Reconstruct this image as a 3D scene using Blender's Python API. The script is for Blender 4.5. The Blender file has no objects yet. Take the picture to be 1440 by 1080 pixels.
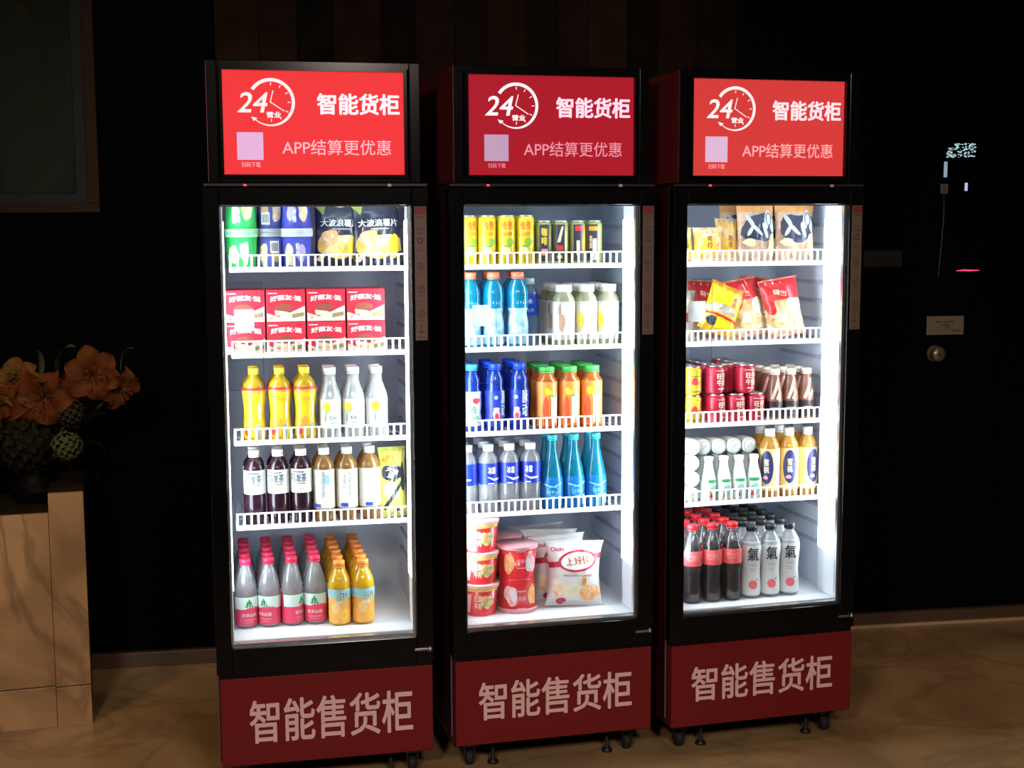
import bpy, bmesh, math, random
from mathutils import Matrix, Vector, noise
PI = math.pi
sc = bpy.context.scene
COL = sc.collection
random.seed(7)

# ------------------------------------------------------------------ camera, world, lights, exposure
CAM_Z, PITCH, ROLL = 1.6642, -0.1176, -0.0047
cam = bpy.data.objects.new('camera', bpy.data.cameras.new('camera'))
COL.objects.link(cam)
c_, s_ = math.cos(PITCH), math.sin(PITCH)
fw, up, rt = Vector((0, c_, s_)), Vector((0, -s_, c_)), Vector((1, 0, 0))
r2 = rt * math.cos(ROLL) + up * math.sin(ROLL)
u2 = -rt * math.sin(ROLL) + up * math.cos(ROLL)
mw = Matrix((r2, u2, -fw)).transposed().to_4x4()
mw.translation = (0, 0, CAM_Z)
cam.matrix_world = mw
cam.data.sensor_width = 36
cam.data.lens = 1944.2 / 1440 * 36
cam.data.clip_start = 0.05
sc.camera = cam

w = bpy.data.worlds.new('world')
sc.world = w
w.use_nodes = True
w.node_tree.nodes['Background'].inputs[0].default_value = (0.9, 0.75, 0.6, 1)
w.node_tree.nodes['Background'].inputs[1].default_value = 0.02
sc.view_settings.view_transform = 'Standard'
sc.view_settings.look = 'None'
sc.view_settings.gamma = 1
sc.view_settings.use_curve_mapping = False
sc.view_settings.exposure = 0
sc.cycles.use_denoising = True
sc.cycles.transparent_max_bounces = 24
sc.cycles.max_bounces = 7
sc.cycles.sample_clamp_indirect = 4


def spot(name, loc, target, power, col, angle=70, blend=1.0, size=0.12):
    d = bpy.data.lights.new(name, 'SPOT')
    d.energy, d.color, d.spot_size, d.spot_blend, d.shadow_soft_size = power, col, math.radians(angle), blend, size
    o = bpy.data.objects.new(name, d)
    COL.objects.link(o)
    o.location = loc
    o.rotation_euler = (Vector(target) - Vector(loc)).to_track_quat('-Z', 'Y').to_euler()
    return o


WARM = (1.0, 0.66, 0.34)
spot('overhead_spot', (-0.9, -0.6, 2.9), (-0.6, 4.3, 0.4), 230, (1.0, 0.84, 0.72), 65, 1.0, 0.25)  # unseen fill lamp added behind the camera to light the cooler fronts
spot('overhead_spot', (1.0, -0.6, 2.9), (0.7, 4.4, 0.3), 215, (1.0, 0.84, 0.72), 65, 1.0, 0.25)  # second added fill lamp behind the camera, for the right-hand fronts
spot('overhead_spot', (-1.9, 3.1, 2.9), (-1.75, 4.35, 0.25), 42, WARM, 50, 1.0, 0.08)
spot('overhead_spot', (-1.35, 4.55, 2.9), (-1.2, 4.75, 0.0), 14, WARM, 46, 1.0, 0.08)
spot('overhead_spot', (1.7, 4.2, 2.9), (1.6, 4.45, 0.0), 24, WARM, 75, 1.0, 0.08)

# ------------------------------------------------------------------ materials
MATS = {}


def mat(name, col, rough=0.5, metal=0.0, alpha=1.0, emit=None, estr=1.0, coat=0.0, spec=0.5, var=None):
    """procedural principled material; var=(scale, amount, colour2) mixes a second colour by noise"""
    if name in MATS:
        return MATS[name]
    m = bpy.data.materials.new(name)
    m.use_nodes = True
    nt = m.node_tree
    b = nt.nodes['Principled BSDF']
    b.inputs['Base Color'].default_value = (*col, 1)
    b.inputs['Roughness'].default_value = rough
    b.inputs['Metallic'].default_value = metal
    b.inputs['Alpha'].default_value = alpha
    b.inputs['Coat Weight'].default_value = coat
    b.inputs['Specular IOR Level'].default_value = spec
    if emit:
        b.inputs['Emission Color'].default_value = (*emit, 1)
        b.inputs['Emission Strength'].default_value = estr
    if var is None:
        var = (60, 0.12, tuple(x * 0.8 for x in col))
    tc = nt.nodes.new('ShaderNodeTexCoord')
    nz = nt.nodes.new('ShaderNodeTexNoise')
    nz.inputs['Scale'].default_value = var[0]
    nz.inputs['Detail'].default_value = 3
    nt.links.new(tc.outputs['Object'], nz.inputs['Vector'])
    rp = nt.nodes.new('ShaderNodeValToRGB')
    rp.color_ramp.elements[0].position = 0.5 - 0.3 * (1 - var[1]) if var[1] > 0.5 else 0.35
    rp.color_ramp.elements[1].position = 0.62
    rp.color_ramp.elements[0].color = (*[a * (1 - var[1]) + c * var[1] for a, c in zip(col, var[2])], 1)
    rp.color_ramp.elements[1].color = (*col, 1)
    nt.links.new(nz.outputs['Fac'], rp.inputs['Fac'])
    nt.links.new(rp.outputs['Color'], b.inputs['Base Color'])
    MATS[name] = m
    return m


def food(name, cols, scale=45, rough=0.35):
    """printed food picture: voronoi blobs in several colours"""
    if name in MATS:
        return MATS[name]
    m = bpy.data.materials.new(name)
    m.use_nodes = True
    nt = m.node_tree
    b = nt.nodes['Principled BSDF']
    b.inputs['Roughness'].default_value = rough
    tc = nt.nodes.new('ShaderNodeTexCoord')
    vz = nt.nodes.new('ShaderNodeTexVoronoi')
    vz.inputs['Scale'].default_value = scale
    nz = nt.nodes.new('ShaderNodeTexNoise')
    nz.inputs['Scale'].default_value = scale * 0.7
    nz.inputs['Detail'].default_value = 4
    nt.links.new(tc.outputs['Object'], vz.inputs['Vector'])
    nt.links.new(tc.outputs['Object'], nz.inputs['Vector'])
    mx = nt.nodes.new('ShaderNodeMath')
    mx.operation = 'ADD'
    sp = nt.nodes.new('ShaderNodeSeparateColor')
    nt.links.new(vz.outputs['Color'], sp.inputs[0])
    ml = nt.nodes.new('ShaderNodeMath')
    ml.operation = 'MULTIPLY'
    ml.inputs[1].default_value = 0.55
    nt.links.new(sp.outputs[0], ml.inputs[0])
    nt.links.new(ml.outputs[0], mx.inputs[0])
    m2 = nt.nodes.new('ShaderNodeMath')
    m2.operation = 'MULTIPLY'
    m2.inputs[1].default_value = 0.5
    nt.links.new(nz.outputs['Fac'], m2.inputs[0])
    nt.links.new(m2.outputs[0], mx.inputs[1])
    rp = nt.nodes.new('ShaderNodeValToRGB')
    el = rp.color_ramp.elements
    while len(el) < len(cols):
        el.new(0.5)
    for i, c in enumerate(cols):
        el[i].position = 0.15 + 0.6 * i / (len(cols) - 1)
        el[i].color = (*c, 1)
    nt.links.new(mx.outputs[0], rp.inputs['Fac'])
    nt.links.new(rp.outputs['Color'], b.inputs['Base Color'])
    MATS[name] = m
    return m


def glassy(name, col, fac=0.06, clear=0.0):
    """clear pane / film: transparent with a fresnel gloss and a little body colour"""
    if name in MATS:
        return MATS[name]
    m = bpy.data.materials.new(name)
    m.use_nodes = True
    nt = m.node_tree
    nt.nodes.clear()
    out = nt.nodes.new('ShaderNodeOutputMaterial')
    tr = nt.nodes.new('ShaderNodeBsdfTransparent')
    tr.inputs[0].default_value = (*col, 1)
    gl = nt.nodes.new('ShaderNodeBsdfGlossy')
    gl.inputs['Roughness'].default_value = 0.03
    fr = nt.nodes.new('ShaderNodeLayerWeight')
    fr.inputs[0].default_value = 0.25
    ml = nt.nodes.new('ShaderNodeMath')
    ml.operation = 'MULTIPLY_ADD'
    ml.inputs[1].default_value = fac * 4
    ml.inputs[2].default_value = fac * 0.4
    nt.links.new(fr.outputs['Fresnel'], ml.inputs[0])
    mx = nt.nodes.new('ShaderNodeMixShader')
    nt.links.new(ml.outputs[0], mx.inputs[0])
    nt.links.new(tr.outputs[0], mx.inputs[1])
    nt.links.new(gl.outputs[0], mx.inputs[2])
    nt.links.new(mx.outputs[0], out.inputs[0])
    MATS[name] = m
    return m


def clearmat(name, col, a, rough=0.10):
    """clear plastic holding a drink: transparent, with a share a of lit and light-passing liquid, under a fresnel gloss"""
    if name in MATS:
        return MATS[name]
    m = bpy.data.materials.new(name)
    m.use_nodes = True
    nt = m.node_tree
    nt.nodes.clear()
    N = nt.nodes.new
    L = nt.links.new
    out, tr, df, tl, gl = N('ShaderNodeOutputMaterial'), N('ShaderNodeBsdfTransparent'), N('ShaderNodeBsdfDiffuse'), N('ShaderNodeBsdfTranslucent'), N('ShaderNodeBsdfGlossy')
    tc, nz, rp = N('ShaderNodeTexCoord'), N('ShaderNodeTexNoise'), N('ShaderNodeValToRGB')
    nz.inputs['Scale'].default_value = 28
    L(tc.outputs['Object'], nz.inputs['Vector'])
    rp.color_ramp.elements[0].position, rp.color_ramp.elements[1].position = 0.35, 0.65
    rp.color_ramp.elements[0].color = (*[x * 0.8 for x in col], 1)
    rp.color_ramp.elements[1].color = (*[min(1, x * 1.15) for x in col], 1)
    L(nz.outputs['Fac'], rp.inputs['Fac'])
    L(rp.outputs['Color'], df.inputs[0])
    L(rp.outputs['Color'], tl.inputs[0])
    mxc = max(col)
    tr.inputs[0].default_value = (*[0.35 + 0.62 * x / mxc for x in col], 1)
    gl.inputs['Roughness'].default_value = rough
    m1, m2, m3, lw, ml = N('ShaderNodeMixShader'), N('ShaderNodeMixShader'), N('ShaderNodeMixShader'), N('ShaderNodeLayerWeight'), N('ShaderNodeMath')
    m1.inputs[0].default_value = 0.45
    L(df.outputs[0], m1.inputs[1])
    L(tl.outputs[0], m1.inputs[2])
    m2.inputs[0].default_value = a
    L(tr.outputs[0], m2.inputs[1])
    L(m1.outputs[0], m2.inputs[2])
    lw.inputs[0].default_value = 0.35
    ml.operation = 'MULTIPLY_ADD'
    ml.inputs[1].default_value = 0.7
    ml.inputs[2].default_value = 0.03
    ml.use_clamp = True
    L(lw.outputs['Fresnel'], ml.inputs[0])
    L(ml.outputs[0], m3.inputs[0])
    L(m2.outputs[0], m3.inputs[1])
    L(gl.outputs[0], m3.inputs[2])
    L(m3.outputs[0], out.inputs[0])
    MATS[name] = m
    return m


def veined(name, c1, c2, c3, scale=2.2, rough=0.25, dist=1.6, vein=0.3):
    m = bpy.data.materials.new(name)
    m.use_nodes = True
    nt = m.node_tree
    b = nt.nodes['Principled BSDF']
    b.inputs['Roughness'].default_value = rough
    tc = nt.nodes.new('ShaderNodeTexCoord')
    n1 = nt.nodes.new('ShaderNodeTexNoise')
    n1.inputs['Scale'].default_value = scale
    n1.inputs['Detail'].default_value = 8
    n1.inputs['Distortion'].default_value = dist
    nt.links.new(tc.outputs['Object'], n1.inputs['Vector'])
    rp = nt.nodes.new('ShaderNodeValToRGB')
    el = rp.color_ramp.elements
    el[0].position, el[0].color = 0.36, (*c1, 1)
    el[1].position, el[1].color = 0.62, (*c2, 1)
    nt.links.new(n1.outputs['Fac'], rp.inputs['Fac'])
    n2 = nt.nodes.new('ShaderNodeTexNoise')
    n2.inputs['Scale'].default_value = scale * 1.3
    n2.inputs['Detail'].default_value = 5
    n2.inputs['Distortion'].default_value = 0.8
    mp = nt.nodes.new('ShaderNodeMapping')
    mp.inputs['Rotation'].default_value = (0, 0.75, 0)
    mp.inputs['Scale'].default_value = (1, 1, 0.45)
    nt.links.new(tc.outputs['Object'], mp.inputs['Vector'])
    nt.links.new(mp.outputs[0], n2.inputs['Vector'])
    r3 = nt.nodes.new('ShaderNodeValToRGB')
    e = r3.color_ramp.elements
    e[0].position, e[0].color = 0.465, (0, 0, 0, 1)
    e[1].position, e[1].color = 0.5, (1, 1, 1, 1)
    x = e.new(0.535)
    x.color = (0, 0, 0, 1)
    nt.links.new(n2.outputs['Fac'], r3.inputs['Fac'])
    mx = nt.nodes.new('ShaderNodeMix')
    mx.data_type = 'RGBA'
    ml = nt.nodes.new('ShaderNodeMath')
    ml.operation = 'MULTIPLY'
    ml.inputs[1].default_value = vein
    nt.links.new(r3.outputs['Color'], ml.inputs[0])
    nt.links.new(ml.outputs[0], mx.inputs[0])
    nt.links.new(rp.outputs['Color'], mx.inputs[6])
    mx.inputs[7].default_value = (*c3, 1)
    nt.links.new(mx.outputs[2], b.inputs['Base Color'])
    MATS[name] = m
    return m


BLACK = mat('black_lacquer', (0.003, 0.003, 0.0035), 0.4, spec=0.05)
FRAME = mat('black_door_frame', (0.004, 0.0036, 0.0045), 0.16, spec=0.25)
SIDE = mat('maroon_side_panel', (0.05, 0.006, 0.009), 0.35)
REDP = mat('red_base_panel', (0.20, 0.014, 0.016), 0.5, spec=0.2)
LETR = mat('pale_pink_lettering', (0.95, 0.62, 0.62), 0.6)
LINER = mat('white_liner', (0.64, 0.71, 0.84), 0.45)
RIB = mat('grey_liner_rib', (0.36, 0.41, 0.52), 0.5)
JAMB = mat('white_jamb', (0.82, 0.85, 0.9), 0.4)
WIRE = mat('white_coated_wire', (0.93, 0.94, 0.96), 0.4)
LED = mat('cool_white_light', (1, 1, 1), 0.5, emit=(0.80, 0.91, 1.0), estr=15)
SILV = mat('silver_spacer', (0.75, 0.76, 0.8), 0.25, 0.9)
PANE = glassy('door_glass', (0.97, 0.985, 0.98))
FILM = glassy('clear_film', (0.93, 0.95, 0.97))
WHITE = mat('white_print', (0.9, 0.9, 0.9), 0.5)
INK = mat('dark_ink', (0.02, 0.022, 0.04), 0.5)
RUBBER = mat('black_rubber', (0.012, 0.012, 0.012), 0.7)
METAL = mat('dull_steel', (0.5, 0.5, 0.52), 0.35, 1.0)
CANTOP = mat('can_aluminium', (0.72, 0.73, 0.76), 0.3, 1.0)


# ------------------------------------------------------------------ geometry helpers: chunks are (verts, faces, material, smooth)
def build(name, chunks):
    me = bpy.data.meshes.new(name)
    vs, fs, mi, sm, mats = [], [], [], [], []
    for c in chunks:
        v, f, m = c[:3]
        s = c[3] if len(c) > 3 else False
        if m not in mats:
            mats.append(m)
        k = len(vs)
        vs += [tuple(p) for p in v]
        for q in f:
            fs.append([i + k for i in q])
            mi.append(mats.index(m))
            sm.append(s)
    me.from_pydata(vs, [], fs)
    for m in mats:
        me.materials.append(m)
    me.polygons.foreach_set('material_index', mi)
    me.polygons.foreach_set('use_smooth', sm)
    me.update()
    return me


def link(name, me, parent=None, loc=(0, 0, 0), rot=None, kind=None, label=None, cat=None, group=None):
    o = bpy.data.objects.new(name, me)
    COL.objects.link(o)
    o.parent = parent
    o.location = loc
    if rot is not None:
        o.rotation_euler = rot
    for k, v in (('kind', kind), ('label', label), ('category', cat), ('group', group)):
        if v:
            o[k] = v
    return o


def box(x0, x1, y0, y1, z0, z1, m):
    v = [(x, y, z) for x in (x0, x1) for y in (y0, y1) for z in (z0, z1)]
    f = [(0, 1, 3, 2), (4, 6, 7, 5), (0, 4, 5, 1), (2, 3, 7, 6), (0, 2, 6, 4), (1, 5, 7, 3)]
    return (v, f, m, False)


def bev_box(x0, x1, y0, y1, z0, z1, m, b=0.002):
    bm = bmesh.new()
    bmesh.ops.create_cube(bm, size=1)
    for v in bm.verts:
        v.co = Vector((x0 + (v.co.x + .5) * (x1 - x0), y0 + (v.co.y + .5) * (y1 - y0), z0 + (v.co.z + .5) * (z1 - z0)))
    bmesh.ops.bevel(bm, geom=bm.edges[:], offset=b, segments=2, affect='EDGES', profile=0.5)
    return from_bm(bm, m, False)


def from_bm(bm, m, smooth=False):
    bm.verts.ensure_lookup_table()
    bm.verts.index_update()
    v = [x.co.copy() for x in bm.verts]
    f = [[q.index for q in p.verts] for p in bm.faces]
    bm.free()
    return (v, f, m, smooth)


def lathe(prof, m, seg=20, cx=0, cy=0, lobes=None):
    """prof = [(r, z)...]; lobes=(n, amp, z0, z1) flutes the wall"""
    v, f = [], []
    for r, z in prof:
        for i in range(seg):
            a = 2 * PI * i / seg
            rr = r
            if lobes and lobes[2] < z < lobes[3]:
                rr = r * (1 + lobes[1] * math.cos(lobes[0] * a))
            v.append((cx + rr * math.sin(a), cy - rr * math.cos(a), z))
    n = len(prof)
    for j in range(n - 1):
        for i in range(seg):
            k = (i + 1) % seg
            f.append((j * seg + i, j * seg + k, (j + 1) * seg + k, (j + 1) * seg + i))
    f.append(tuple(range(seg))[::-1])
    f.append(tuple((n - 1) * seg + i for i in range(seg)))
    return (v, f, m, True)


def tube(pts, r, m, seg=8):
    pts = [Vector(p) for p in pts]
    v, f = [], []
    for i, p in enumerate(pts):
        d = (pts[min(i + 1, len(pts) - 1)] - pts[max(i - 1, 0)]).normalized()
        a = d.orthogonal().normalized()
        if i and abs(a.dot(pa)) < 0.99:
            a = (pa - d * pa.dot(d)).normalized()
        pa = a
        b = d.cross(a)
        rr = r[i] if isinstance(r, (list, tuple)) else r
        for j in range(seg):
            t = 2 * PI * j / seg
            v.append(p + a * (rr * math.cos(t)) + b * (rr * math.sin(t)))
    for i in range(len(pts) - 1):
        for j in range(seg):
            k = (j + 1) % seg
            f.append((i * seg + j, i * seg + k, (i + 1) * seg + k, (i + 1) * seg + j))
    f.append(tuple(range(seg))[::-1])
    f.append(tuple((len(pts) - 1) * seg + j for j in range(seg)))
    return (v, f, m, True)


def prof_r(prof):
    def R(z):
        z = max(prof[0][1], min(prof[-1][1], z))
        for (r0, z0), (r1, z1) in zip(prof, prof[1:]):
            if z0 <= z <= z1:
                t = 0 if z1 == z0 else (z - z0) / (z1 - z0)
                return r0 + (r1 - r0) * t
        return prof[-1][0]
    return R


def cyl_map(prof, off=0.0012, turn=0.0):
    R = prof_r(prof)

    def F(x, z):
        r = R(z)
        a = x / max(r, 0.005) + turn
        r += off
        return (r * math.sin(a), -r * math.cos(a), z)
    return F


def flat_map(y=-0.001):
    return lambda x, z: (x, y, z)


def conform(v2, faces, F, m, maxlen=0.008, smooth=True):
    """2-D shape (x, z) triangulated, cut finely and laid on the surface F"""
    bm = bmesh.new()
    vv = [bm.verts.new((x, z, 0)) for x, z in v2]
    for f in faces:
        try:
            bm.faces.new([vv[i] for i in f])
        except ValueError:
            pass
    if maxlen:
        bmesh.ops.triangulate(bm, faces=bm.faces[:])
        for _ in range(5):
            e = [e for e in bm.edges if e.calc_length() > maxlen]
            if not e:
                break
            bmesh.ops.subdivide_edges(bm, edges=e, cuts=1)
            bmesh.ops.triangulate(bm, faces=[q for q in bm.faces if len(q.verts) > 3])
    for x in bm.verts:
        x.co = Vector(F(x.co.x, x.co.y))
    return from_bm(bm, m, smooth)


def poly(pts, F, m, maxlen=0.008):
    return conform(pts, [tuple(range(len(pts)))], F, m, maxlen)


def rect(x0, x1, z0, z1, F, m, maxlen=0.008):
    nx = max(1, math.ceil((x1 - x0) / maxlen)) if maxlen else 1
    nz = max(1, math.ceil((z1 - z0) / (maxlen * 2))) if maxlen else 1
    v = [F(x0 + (x1 - x0) * i / nx, z0 + (z1 - z0) * j / nz) for j in range(nz + 1) for i in range(nx + 1)]
    f = [(j * (nx + 1) + i, j * (nx + 1) + i + 1, (j + 1) * (nx + 1) + i + 1, (j + 1) * (nx + 1) + i) for j in range(nz) for i in range(nx)]
    return (v, f, m, True)


def ell(cx, cz, a, b, n=24, rot=0.0):
    c, s = math.cos(rot), math.sin(rot)
    return [(cx + a * math.cos(t) * c - b * math.sin(t) * s, cz + a * math.cos(t) * s + b * math.sin(t) * c)
            for t in (2 * PI * i / n for i in range(n))]


def blob(cx, cz, a, b, seed=0, n=18, rough=0.25):
    rnd = random.Random(seed)
    ph = [rnd.uniform(0, 6.28) for _ in range(3)]
    out = []
    for i in range(n):
        t = 2 * PI * i / n
        k = 1 + rough * (0.5 * math.sin(2 * t + ph[0]) + 0.35 * math.sin(3 * t + ph[1]) + 0.25 * math.sin(5 * t + ph[2]))
        out.append((cx + a * k * math.cos(t), cz + b * k * math.sin(t)))
    return out


def ring(cx, cz, a, b, wd, F, m, n=32, a0=0.0, a1=2 * PI, w1=None, rot=0.0):
    v, f = [], []
    w1 = wd if w1 is None else w1
    c, s = math.cos(rot), math.sin(rot)
    for i in range(n + 1):
        t = a0 + (a1 - a0) * i / n
        ww = wd + (w1 - wd) * i / n
        for k in (0, 1):
            x, z = (a - ww * k) * math.cos(t), (b - ww * k) * math.sin(t)
            v.append(F(cx + x * c - z * s, cz + x * s + z * c))
    for i in range(n):
        f.append((2 * i, 2 * i + 2, 2 * i + 3, 2 * i + 1))
    return (v, f, m, True)


def stroke(p, q, wd, F, m):
    p, q = Vector(p), Vector(q)
    d = (q - p).normalized()
    n = Vector((-d.y, d.x)) * wd / 2
    return poly([tuple(p - n), tuple(q - n), tuple(q + n), tuple(p + n)], F, m)


_TX = {}


def text2d(s, bold=0.0, spacing=1.0, line=1.0, shear=0.0):
    key = (s, bold, spacing, line, shear)
    if key in _TX:
        return _TX[key]
    cu = bpy.data.curves.new('t', 'FONT')
    cu.body = s
    cu.size = 1.0
    cu.align_x = 'CENTER'
    cu.offset = bold
    cu.space_character = spacing
    cu.space_line = line
    cu.shear = shear
    cu.resolution_u = 3
    cu.fill_mode = 'FRONT'
    ob = bpy.data.objects.new('t', cu)
    COL.objects.link(ob)
    dg = bpy.context.evaluated_depsgraph_get()
    me = bpy.data.meshes.new_from_object(ob.evaluated_get(dg))
    v = [(p.co.x, p.co.y) for p in me.vertices]
    f = [tuple(p.vertices) for p in me.polygons]
    bpy.data.objects.remove(ob)
    bpy.data.curves.remove(cu)
    bpy.data.meshes.remove(me)
    _TX[key] = (v, f)
    return v, f


def text(s, x0, x1, z0, z1, F, m, bold=0.0, maxlen=0.01, spacing=1.0, line=1.0, shear=0.0, rot=0.0, arch=0.0):
    """lettering fitted to the box x0..x1, z0..z1"""
    v0, f0 = text2d(s, 0.0, spacing, line, shear)
    if not v0:
        return ([], [], m)
    sh = [(0, 0)]
    if bold:
        sh += [(1, 0), (-1, 0), (0, .8), (0, -.8), (.7, .6), (-.7, .6), (.7, -.6), (-.7, -.6)] if maxlen == 0 else [(1, 0), (-.6, .7)]
    xa, xb = min(p[0] for p in v0) - bold, max(p[0] for p in v0) + bold
    za, zb = min(p[1] for p in v0) - bold, max(p[1] for p in v0) + bold
    cx, cz = (x0 + x1) / 2, (z0 + z1) / 2
    V, FF = [], []
    for n_, (a_, b_) in enumerate(sh):            # heavier strokes: the glyphs laid again a hair apart
        out = []
        for x, z in v0:
            X = x0 + (x + a_ * bold - xa) / (xb - xa) * (x1 - x0)
            Z = z0 + (z + b_ * bold - za) / (zb - za) * (z1 - z0)
            if arch:
                Z += arch * (1 - ((X - cx) / (x1 - x0) * 2) ** 2)
            if rot:
                dx, dz = X - cx, Z - cz
                X, Z = cx + dx * math.cos(rot) - dz * math.sin(rot), cz + dx * math.sin(rot) + dz * math.cos(rot)
            out.append((X, Z))
        G = lambda x, z, n=n_: (lambda p: (p[0], p[1] - n * 5e-5, p[2]))(F(x, z))
        c = conform(out, f0, G, m, maxlen)
        k_ = len(V)
        V += list(c[0])
        FF += [[q + k_ for q in p] for p in c[1]]
    return (V, FF, m, True)


# ------------------------------------------------------------------ setting
WP0, WA = Vector((0, 5.30, 0)), 0.162          # back wall: origin and direction
WM = Matrix.Translation(WP0) @ Matrix.Rotation(WA, 4, 'Z')


def on_wall(name, chunks, **k):
    o = link(name, build(name, chunks), **k)
    if not k.get('parent'):
        o.matrix_world = WM
    return o


FLOOR = veined('brown_marble_floor', (0.30, 0.175, 0.08), (0.52, 0.33, 0.16), (0.20, 0.12, 0.06), 1.6, 0.3, 0.6, 0.4)
fl = link('floor', build('floor', [box(-4, 4.5, -1.5, 7, -0.05, 0, FLOOR)]), kind='structure')
# wall: smooth backing, black lacquer panels with open seams, walnut strips over the coolers
wall = on_wall('wall_back', [box(-3.2, 4.2, 0.02, 0.12, 0, 3.2, BLACK)], kind='structure')
PANEL = mat('black_wall_panel', (0.0016, 0.0017, 0.002), 0.5, spec=0.02)
DOORB = mat('blue_black_panel', (0.0022, 0.0030, 0.0042), 0.5, spec=0.02)
edges_l = [-3.2, -2.35, -1.181]
for i in range(2):
    for z0, z1 in ((0.06, 0.766), (0.772, 3.2)):
        on_wall('wall_panel', [bev_box(edges_l[i] + .002, edges_l[i + 1] - .002, 0, 0.02, z0, z1, PANEL)], parent=wall)
on_wall('wall_panel', [bev_box(-1.179, -1.09, 0, 0.02, 0.06, 3.2, PANEL)], parent=wall)
cols = [-1.086, -0.93, -0.79, -0.66, -0.485, -0.36, -0.21, -0.09, 0.055, 0.18, 0.30, 0.45, 0.57, 0.72, 0.88]
tints = [(0.030, 0.015, 0.008), (0.022, 0.012, 0.007), (0.008, 0.006, 0.004), (0.020, 0.011, 0.006), (0.008, 0.006, 0.004), (0.018, 0.010, 0.007),
         (0.013, 0.008, 0.006), (0.022, 0.012, 0.007), (0.012, 0.008, 0.006), (0.020, 0.011, 0.008), (0.028, 0.015, 0.007), (0.010, 0.006, 0.004), (0.020, 0.010, 0.008), (0.014, 0.008, 0.006)]
for i in range(14):
    m = mat('walnut_strip_%d' % i, tuple(x * 1.7 for x in tints[i]), 0.6, spec=0.02, var=(9, 0.5, tuple(x * 0.55 for x in tints[i])))
    on_wall('wood_panel', [bev_box(cols[i] + .0005, cols[i + 1] - .0005, -0.004 - 0.006 * (i % 2), 0.02, 0.06, 3.2, m)], parent=wall)
# right: plain blue-black panels
for a, b in ((0.885, 1.63), (1.634, 2.02), (2.024, 3.0), (3.004, 4.2)):
    on_wall('wall_panel', [bev_box(a, b, 0, 0.02, 0.06, 3.2, DOORB)], parent=wall)
BASEB = mat('brown_baseboard', (0.11, 0.065, 0.04), 0.4)
TRIMM = mat('tan_trim', (0.62, 0.44, 0.26), 0.4)
on_wall('baseboard_back', [bev_box(-3.2, 4.2, -0.02, 0.02, 0.0, 0.055, BASEB)], kind='structure')
on_wall('trim_1', [box(-1.0, 4.2, -0.032, -0.02, 0.0, 0.010, TRIMM)], kind='structure')

# painting at the upper left
GOLD = mat('bronze_frame', (0.060, 0.030, 0.014), 0.5, spec=0.1)
paint = bpy.data.objects.new('painting', None)
COL.objects.link(paint)
paint.matrix_world = WM @ Matrix.Translation((-2.2, -0.002, 1.70))
paint['label'] = 'large dark green abstract painting in a thin bronze frame on the left wall'
paint['category'] = 'painting'
x0, x1, z0, z1 = -0.62, 0.695, 0.0, 1.35
for a in ((x0, x1, z0, z0 + .032), (x0, x1, z1 - .032, z1), (x0, x0 + .042, z0 + .032, z1 - .032), (x1 - .042, x1, z0 + .032, z1 - .032)):
    link('frame_bar', build('frame_bar', [bev_box(a[0], a[1], -0.045, 0, a[2], a[3], GOLD, 0.003)]), paint)
link('mount', build('mount', [box(x0 + .04, x1 - .04, -0.012, -0.004, z0 + .03, z1 - .03, mat('dark_mount', (0.004, 0.004, 0.010), 0.6))]), paint)
CANV = veined('abstract_paint', (0.020, 0.030, 0.023), (0.048, 0.062, 0.046), (0.058, 0.052, 0.026), 1.5, 0.7, 0.6)
_n = CANV.node_tree
_m = _n.nodes.new('ShaderNodeMapping')
_m.inputs['Scale'].default_value = (2.5, 1, 0.5)
_t = [x for x in _n.nodes if x.type == 'TEX_COORD'][0]
_n.links.new(_t.outputs['Object'], _m.inputs['Vector'])
for x in _n.nodes:
    if x.type == 'TEX_NOISE':
        _n.links.new(_m.outputs[0], x.inputs['Vector'])
    if x.type == 'BSDF_PRINCIPLED':
        x.inputs['Specular IOR Level'].default_value = 0.05
link('canvas', build('canvas', [box(x0 + .08, x1 - .085, -0.02, -0.012, z0 + .07, z1 - .07, CANV)]), paint)
link('brush_stroke', build('brush_stroke', [poly(blob(0.47, 0.95, 0.035, 0.3, 3), flat_map(-0.0212), mat('olive_paint', (0.05, 0.045, 0.018), 0.7, spec=0.05), 0.05)]), paint)
link('brush_stroke', build('brush_stroke', [poly(blob(0.3, 0.8, 0.04, 0.42, 5), flat_map(-0.0214), mat('black_paint', (0.012, 0.014, 0.013), 0.7, spec=0.05), 0.05)]), paint)

# small things on the right wall
def wall_thing(name, u, z, chunks, label, cat, parts=()):
    o = link(name, build(name, chunks), label=label, cat=cat)
    o.matrix_world = WM @ Matrix.Translation((u, -0.001, z))
    for n, c in parts:
        link(n, build(n, c), o, kind='stuff' if n in ('reflection_specks', 'printed_lines') else None)
    return o


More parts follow.
